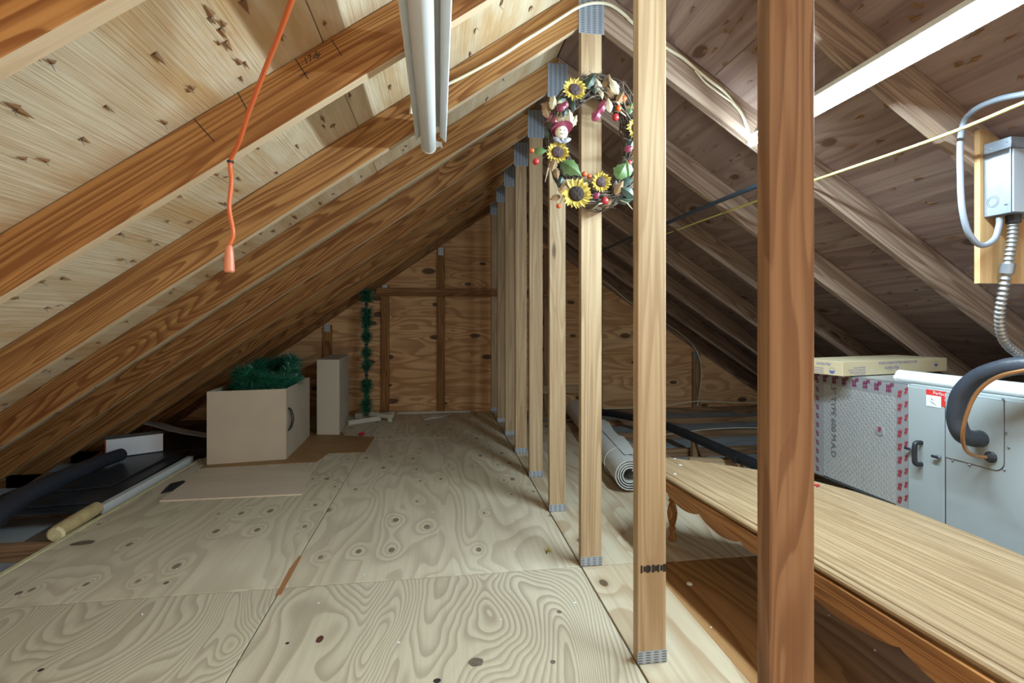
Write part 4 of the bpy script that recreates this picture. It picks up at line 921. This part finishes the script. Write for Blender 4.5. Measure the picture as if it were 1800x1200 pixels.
def flower(u, v, rpx, mat_seed, dy=-.052, tilt=0):
    c = ray(u, v, Y=WY + dy); r_ = rpx * c.y / F; up = Vector((random.uniform(-.15, .15), -1, random.uniform(-.15, .15))).normalized()
    M = frame(c, up.orthogonal(), up)
    fo_ = obj('sunflower', MB().lathe([(r_ * .47, -.004), (r_ * .50, .004), (r_ * .42, .010), (r_ * .2, .013)], M, 18), mat_seed, T, M, smooth=True)
    pm = MB(); n = 17
    for ring_ in range(2):
        for k in range(n):
            an = 6.283 * (k + .5 * ring_) / n + random.uniform(-.08, .08); L_ = r_ * random.uniform(.92, 1.12) * (1 if ring_ else .93); w_ = r_ * .15; lift = random.uniform(-.004, .010) + .004 * ring_
            d = Vector((math.cos(an), math.sin(an), 0)); s = Vector((-d.y, d.x, 0)); i_ = r_ * .40
            q = [d * i_ - s * w_ * .6, d * i_ + s * w_ * .6, d * (i_ * .45 + L_ * .55) + s * w_, d * (i_ * .45 + L_ * .55) - s * w_, d * L_, d * (i_ * .5 + L_ * .5)]
            zz = [0, 0, lift + .002, lift + .002, lift + .006 * random.uniform(-1, 1), lift - .002]
            pm.add([M @ (a + Vector((0, 0, z_))) for a, z_ in zip(q, zz)], [(0, 5, 3), (1, 2, 5), (5, 2, 4), (5, 4, 3), (0, 1, 5)])
    obj('petals', pm, M_PETAL, fo_, M)
flower(1010, 158, 22, M_SEED); flower(980, 268, 21, M_SEED); flower(1013, 341, 29, M_SEEDD); flower(1056, 320, 19, M_SEED); flower(1118, 226, 19, M_SEED)
def leaf(u, v, lpx, ang, wid, mat, dy=-.05, name='leaf', curl=.3):
    c = ray(u, v, Y=WY + dy); L_ = lpx * c.y / F; a = R(ang); d = Vector((math.cos(a), 0, math.sin(a))); s = Vector((-d.z, 0, d.x)); mb = MB(); n = 8
    for i in range(n + 1):
        t = i / n; w_ = wid * L_ * math.sin(math.pi * min(1, .04 + t * .96) ** .8) ** 1.2 * (1 + .25 * (i % 2)); y = -curl * L_ * math.sin(t * 2.6) * .5
        p = c + d * L_ * (t - .5) + Vector((0, y, 0)); mb.v += [p - s * w_ + Vector((0, .25 * w_, 0)), p + Vector((0, -.2 * w_, 0)), p + s * w_ + Vector((0, .25 * w_, 0))]
    for i in range(n): o = i * 3; mb.f += [(o, o + 1, o + 4, o + 3), (o + 1, o + 2, o + 5, o + 4)]
    obj(name, mb, mat, T, smooth=True)
leaf(1004, 297, 44, -35, .30, M_LEAFG, -.055); leaf(1092, 300, 34, 60, .38, M_LEAFG); leaf(1103, 296, 30, 100, .3, M_LEAFG)
for u, v, l, a, m_ in ((1038, 142, 30, 60, M_LEAFD), (1050, 150, 28, 110, M_LEAFP), (1066, 148, 38, 75, M_LEAFB), (1078, 152, 34, 120, M_LEAFP), (1070, 165, 34, 95, M_LEAFB), (1028, 148, 26, 150, M_LEAFD), (1090, 172, 26, 60, M_LEAFB), (963, 187, 30, 170, M_LEAFB), (958, 196, 26, 120, M_LEAFB), (972, 180, 26, 80, M_LEAFP), (985, 176, 24, 200, M_LEAFD), (1000, 205, 30, 100, M_LEAFP), (1008, 213, 26, 60, M_LEAFP), (990, 203, 24, 130, M_LEAFP), (1100, 320, 34, 20, M_LEAFD), (1088, 330, 30, 60, M_LEAFB), (1102, 338, 34, 150, M_LEAFD), (1080, 335, 26, 130, M_LEAFD), (1100, 352, 30, 10, M_LEAFD), (985, 318, 26, 250, M_LEAFD), (978, 305, 24, 280, M_LEAFB), (972, 292, 26, 250, M_LEAFB), (990, 330, 24, 220, M_LEAFB), (950, 266, 26, 5, M_LEAFG), (975, 348, 22, 200, M_LEAFB), (962, 232, 24, 100, M_LEAFD), (1108, 190, 22, 80, M_LEAFG), (1108, 255, 26, 60, M_LEAFD), (1070, 185, 26, 100, M_LEAFP), (1112, 280, 24, 70, M_LEAFP), (968, 205, 22, 60, M_PINK)):
    leaf(u, v, l, a, .24, m_, random.uniform(-.06, -.02), 'dried_leaf' if m_ in (M_LEAFB, M_LEAFP) else 'leaf')
for k in range(46):
    an = random.uniform(0, 6.283)
    q = wp(an, random.uniform(.85, 1.15)); dpx = (q - Vector((0, 0, CH))); d_ = dpx.x * math.sin(YAW) + dpx.y * math.cos(YAW); r_ = dpx.x * math.cos(YAW) - dpx.y * math.sin(YAW)
    leaf(900 + F * r_ / d_, HOR - F * dpx.z / d_, random.uniform(14, 26), random.uniform(0, 360), random.uniform(.16, .26), random.choice((M_LEAFB, M_LEAFB, M_LEAFP, M_LEAFD, M_LEAFD, M_TWIG)), random.uniform(-.045, -.01), 'dried_leaf', random.uniform(.1, .8))
def berries(pts, mat, name):
    for u, v, r_ in pts:
        c = ray(u, v, Y=WY - .05); rr = r_ * c.y / F; mb = MB().ball(c, rr, 10, 7)
        b_ = obj(name, mb, mat, T, smooth=True)
        e = wp(math.atan2((c.z - WC.z) / RHh, (c.x - WC.x) / RW), 1.0, -.01); obj('stalk', MB().tube([c, (c + e) / 2 + Vector((0, -.01, .008)), e], .0013, 4), M_TWIG, b_)
berries(((1096, 173, 6), (1087, 190, 6), (1027, 306, 5), (1036, 310, 4.5), (935, 265, 4.5), (982, 362, 4.5)), M_BERRY, 'berry')
berries(((1082, 206, 6.5), (942, 284, 6), (1063, 353, 7), (1106, 286, 5)), M_BERRYR, 'rosebud')
for u, v, l, a in ((987, 190, 20, 20), (994, 184, 16, 70), (1057, 190, 22, 50), (1048, 203, 24, 60), (975, 213, 14, 90), (1105, 262, 18, 20), (1062, 182, 16, 10), (1048, 344, 16, 40)): leaf(u, v, l, a, .32, M_PINK, -.055, 'ribbon', .5)
mb = MB()
for a, b in (((958, 320), (966, 287)), ((1080, 196), (1100, 204)), ((1075, 178), (1092, 188)), ((1041, 368), (1062, 356)), ((1112, 368), (1090, 352))):
    mb.tube([ray(*a, Y=WY - .05), (ray(*a, Y=WY - .06) + ray(*b, Y=WY - .06)) / 2 + Vector((0, -.006, .006)), ray(*b, Y=WY - .045)], [.0012, .0032, .002], 6)
obj('straw_stalk', mb, M_LEAFP, T)
# scarecrow doll
hc = ray(987, 233, Y=WY - .065); s_ = hc.y / F
dl = obj('doll_head', MB().ball(hc, 12 * s_, 14, 10, (1, .8, 1.05)), M_FACE, T, smooth=True)
hat = Matrix.Translation(hc + Vector((.002, .004, 7.5 * s_))) @ Matrix.Rotation(R(-12), 4, 'Y') @ Matrix.Rotation(R(-20), 4, 'X')
obj('doll_hat', MB().lathe([(21 * s_, -.001), (20 * s_, .002), (11 * s_, .003), (9.5 * s_, 8 * s_), (6 * s_, 11 * s_), (1 * s_, 11.5 * s_)], hat, 18), M_PINK, dl, smooth=True)
for dx in (-3.5, 3.5): obj('doll_eye', MB().ball(hc + Vector((dx * s_, -9.6 * s_, 1.0 * s_)), 1.1 * s_, 6, 4), M_INK, dl)
obj('doll_smile', MB().tube([hc + Vector((4.5 * s_ * math.cos(t), -9.5 * s_, -2.5 * s_ + 3.4 * s_ * math.sin(t))) for t in [math.pi * (1.1 + .8 * k / 8) for k in range(9)]], .45 * s_, 4), M_INK, dl)
for sg in (-1, 1): obj('doll_bow', MB().ball(hc + Vector((sg * 8 * s_, -.008, -15 * s_)), 8 * s_, 8, 6, (1.2, .4, .55), Matrix.Rotation(R(-25 * sg), 4, 'Y')), M_TARTAN, dl, smooth=True)
obj('doll_bow', MB().ball(hc + Vector((0, -.012, -14.5 * s_)), 3.5 * s_, 8, 6), M_TARTAN, dl, smooth=True)
obj('hanging_wire', MB().tube([wp(math.pi / 2, 1.0), Vector((WC.x, YN(1) - .003, WC.z + RHh + .05))], .0012, 5), M_STEEL, T)
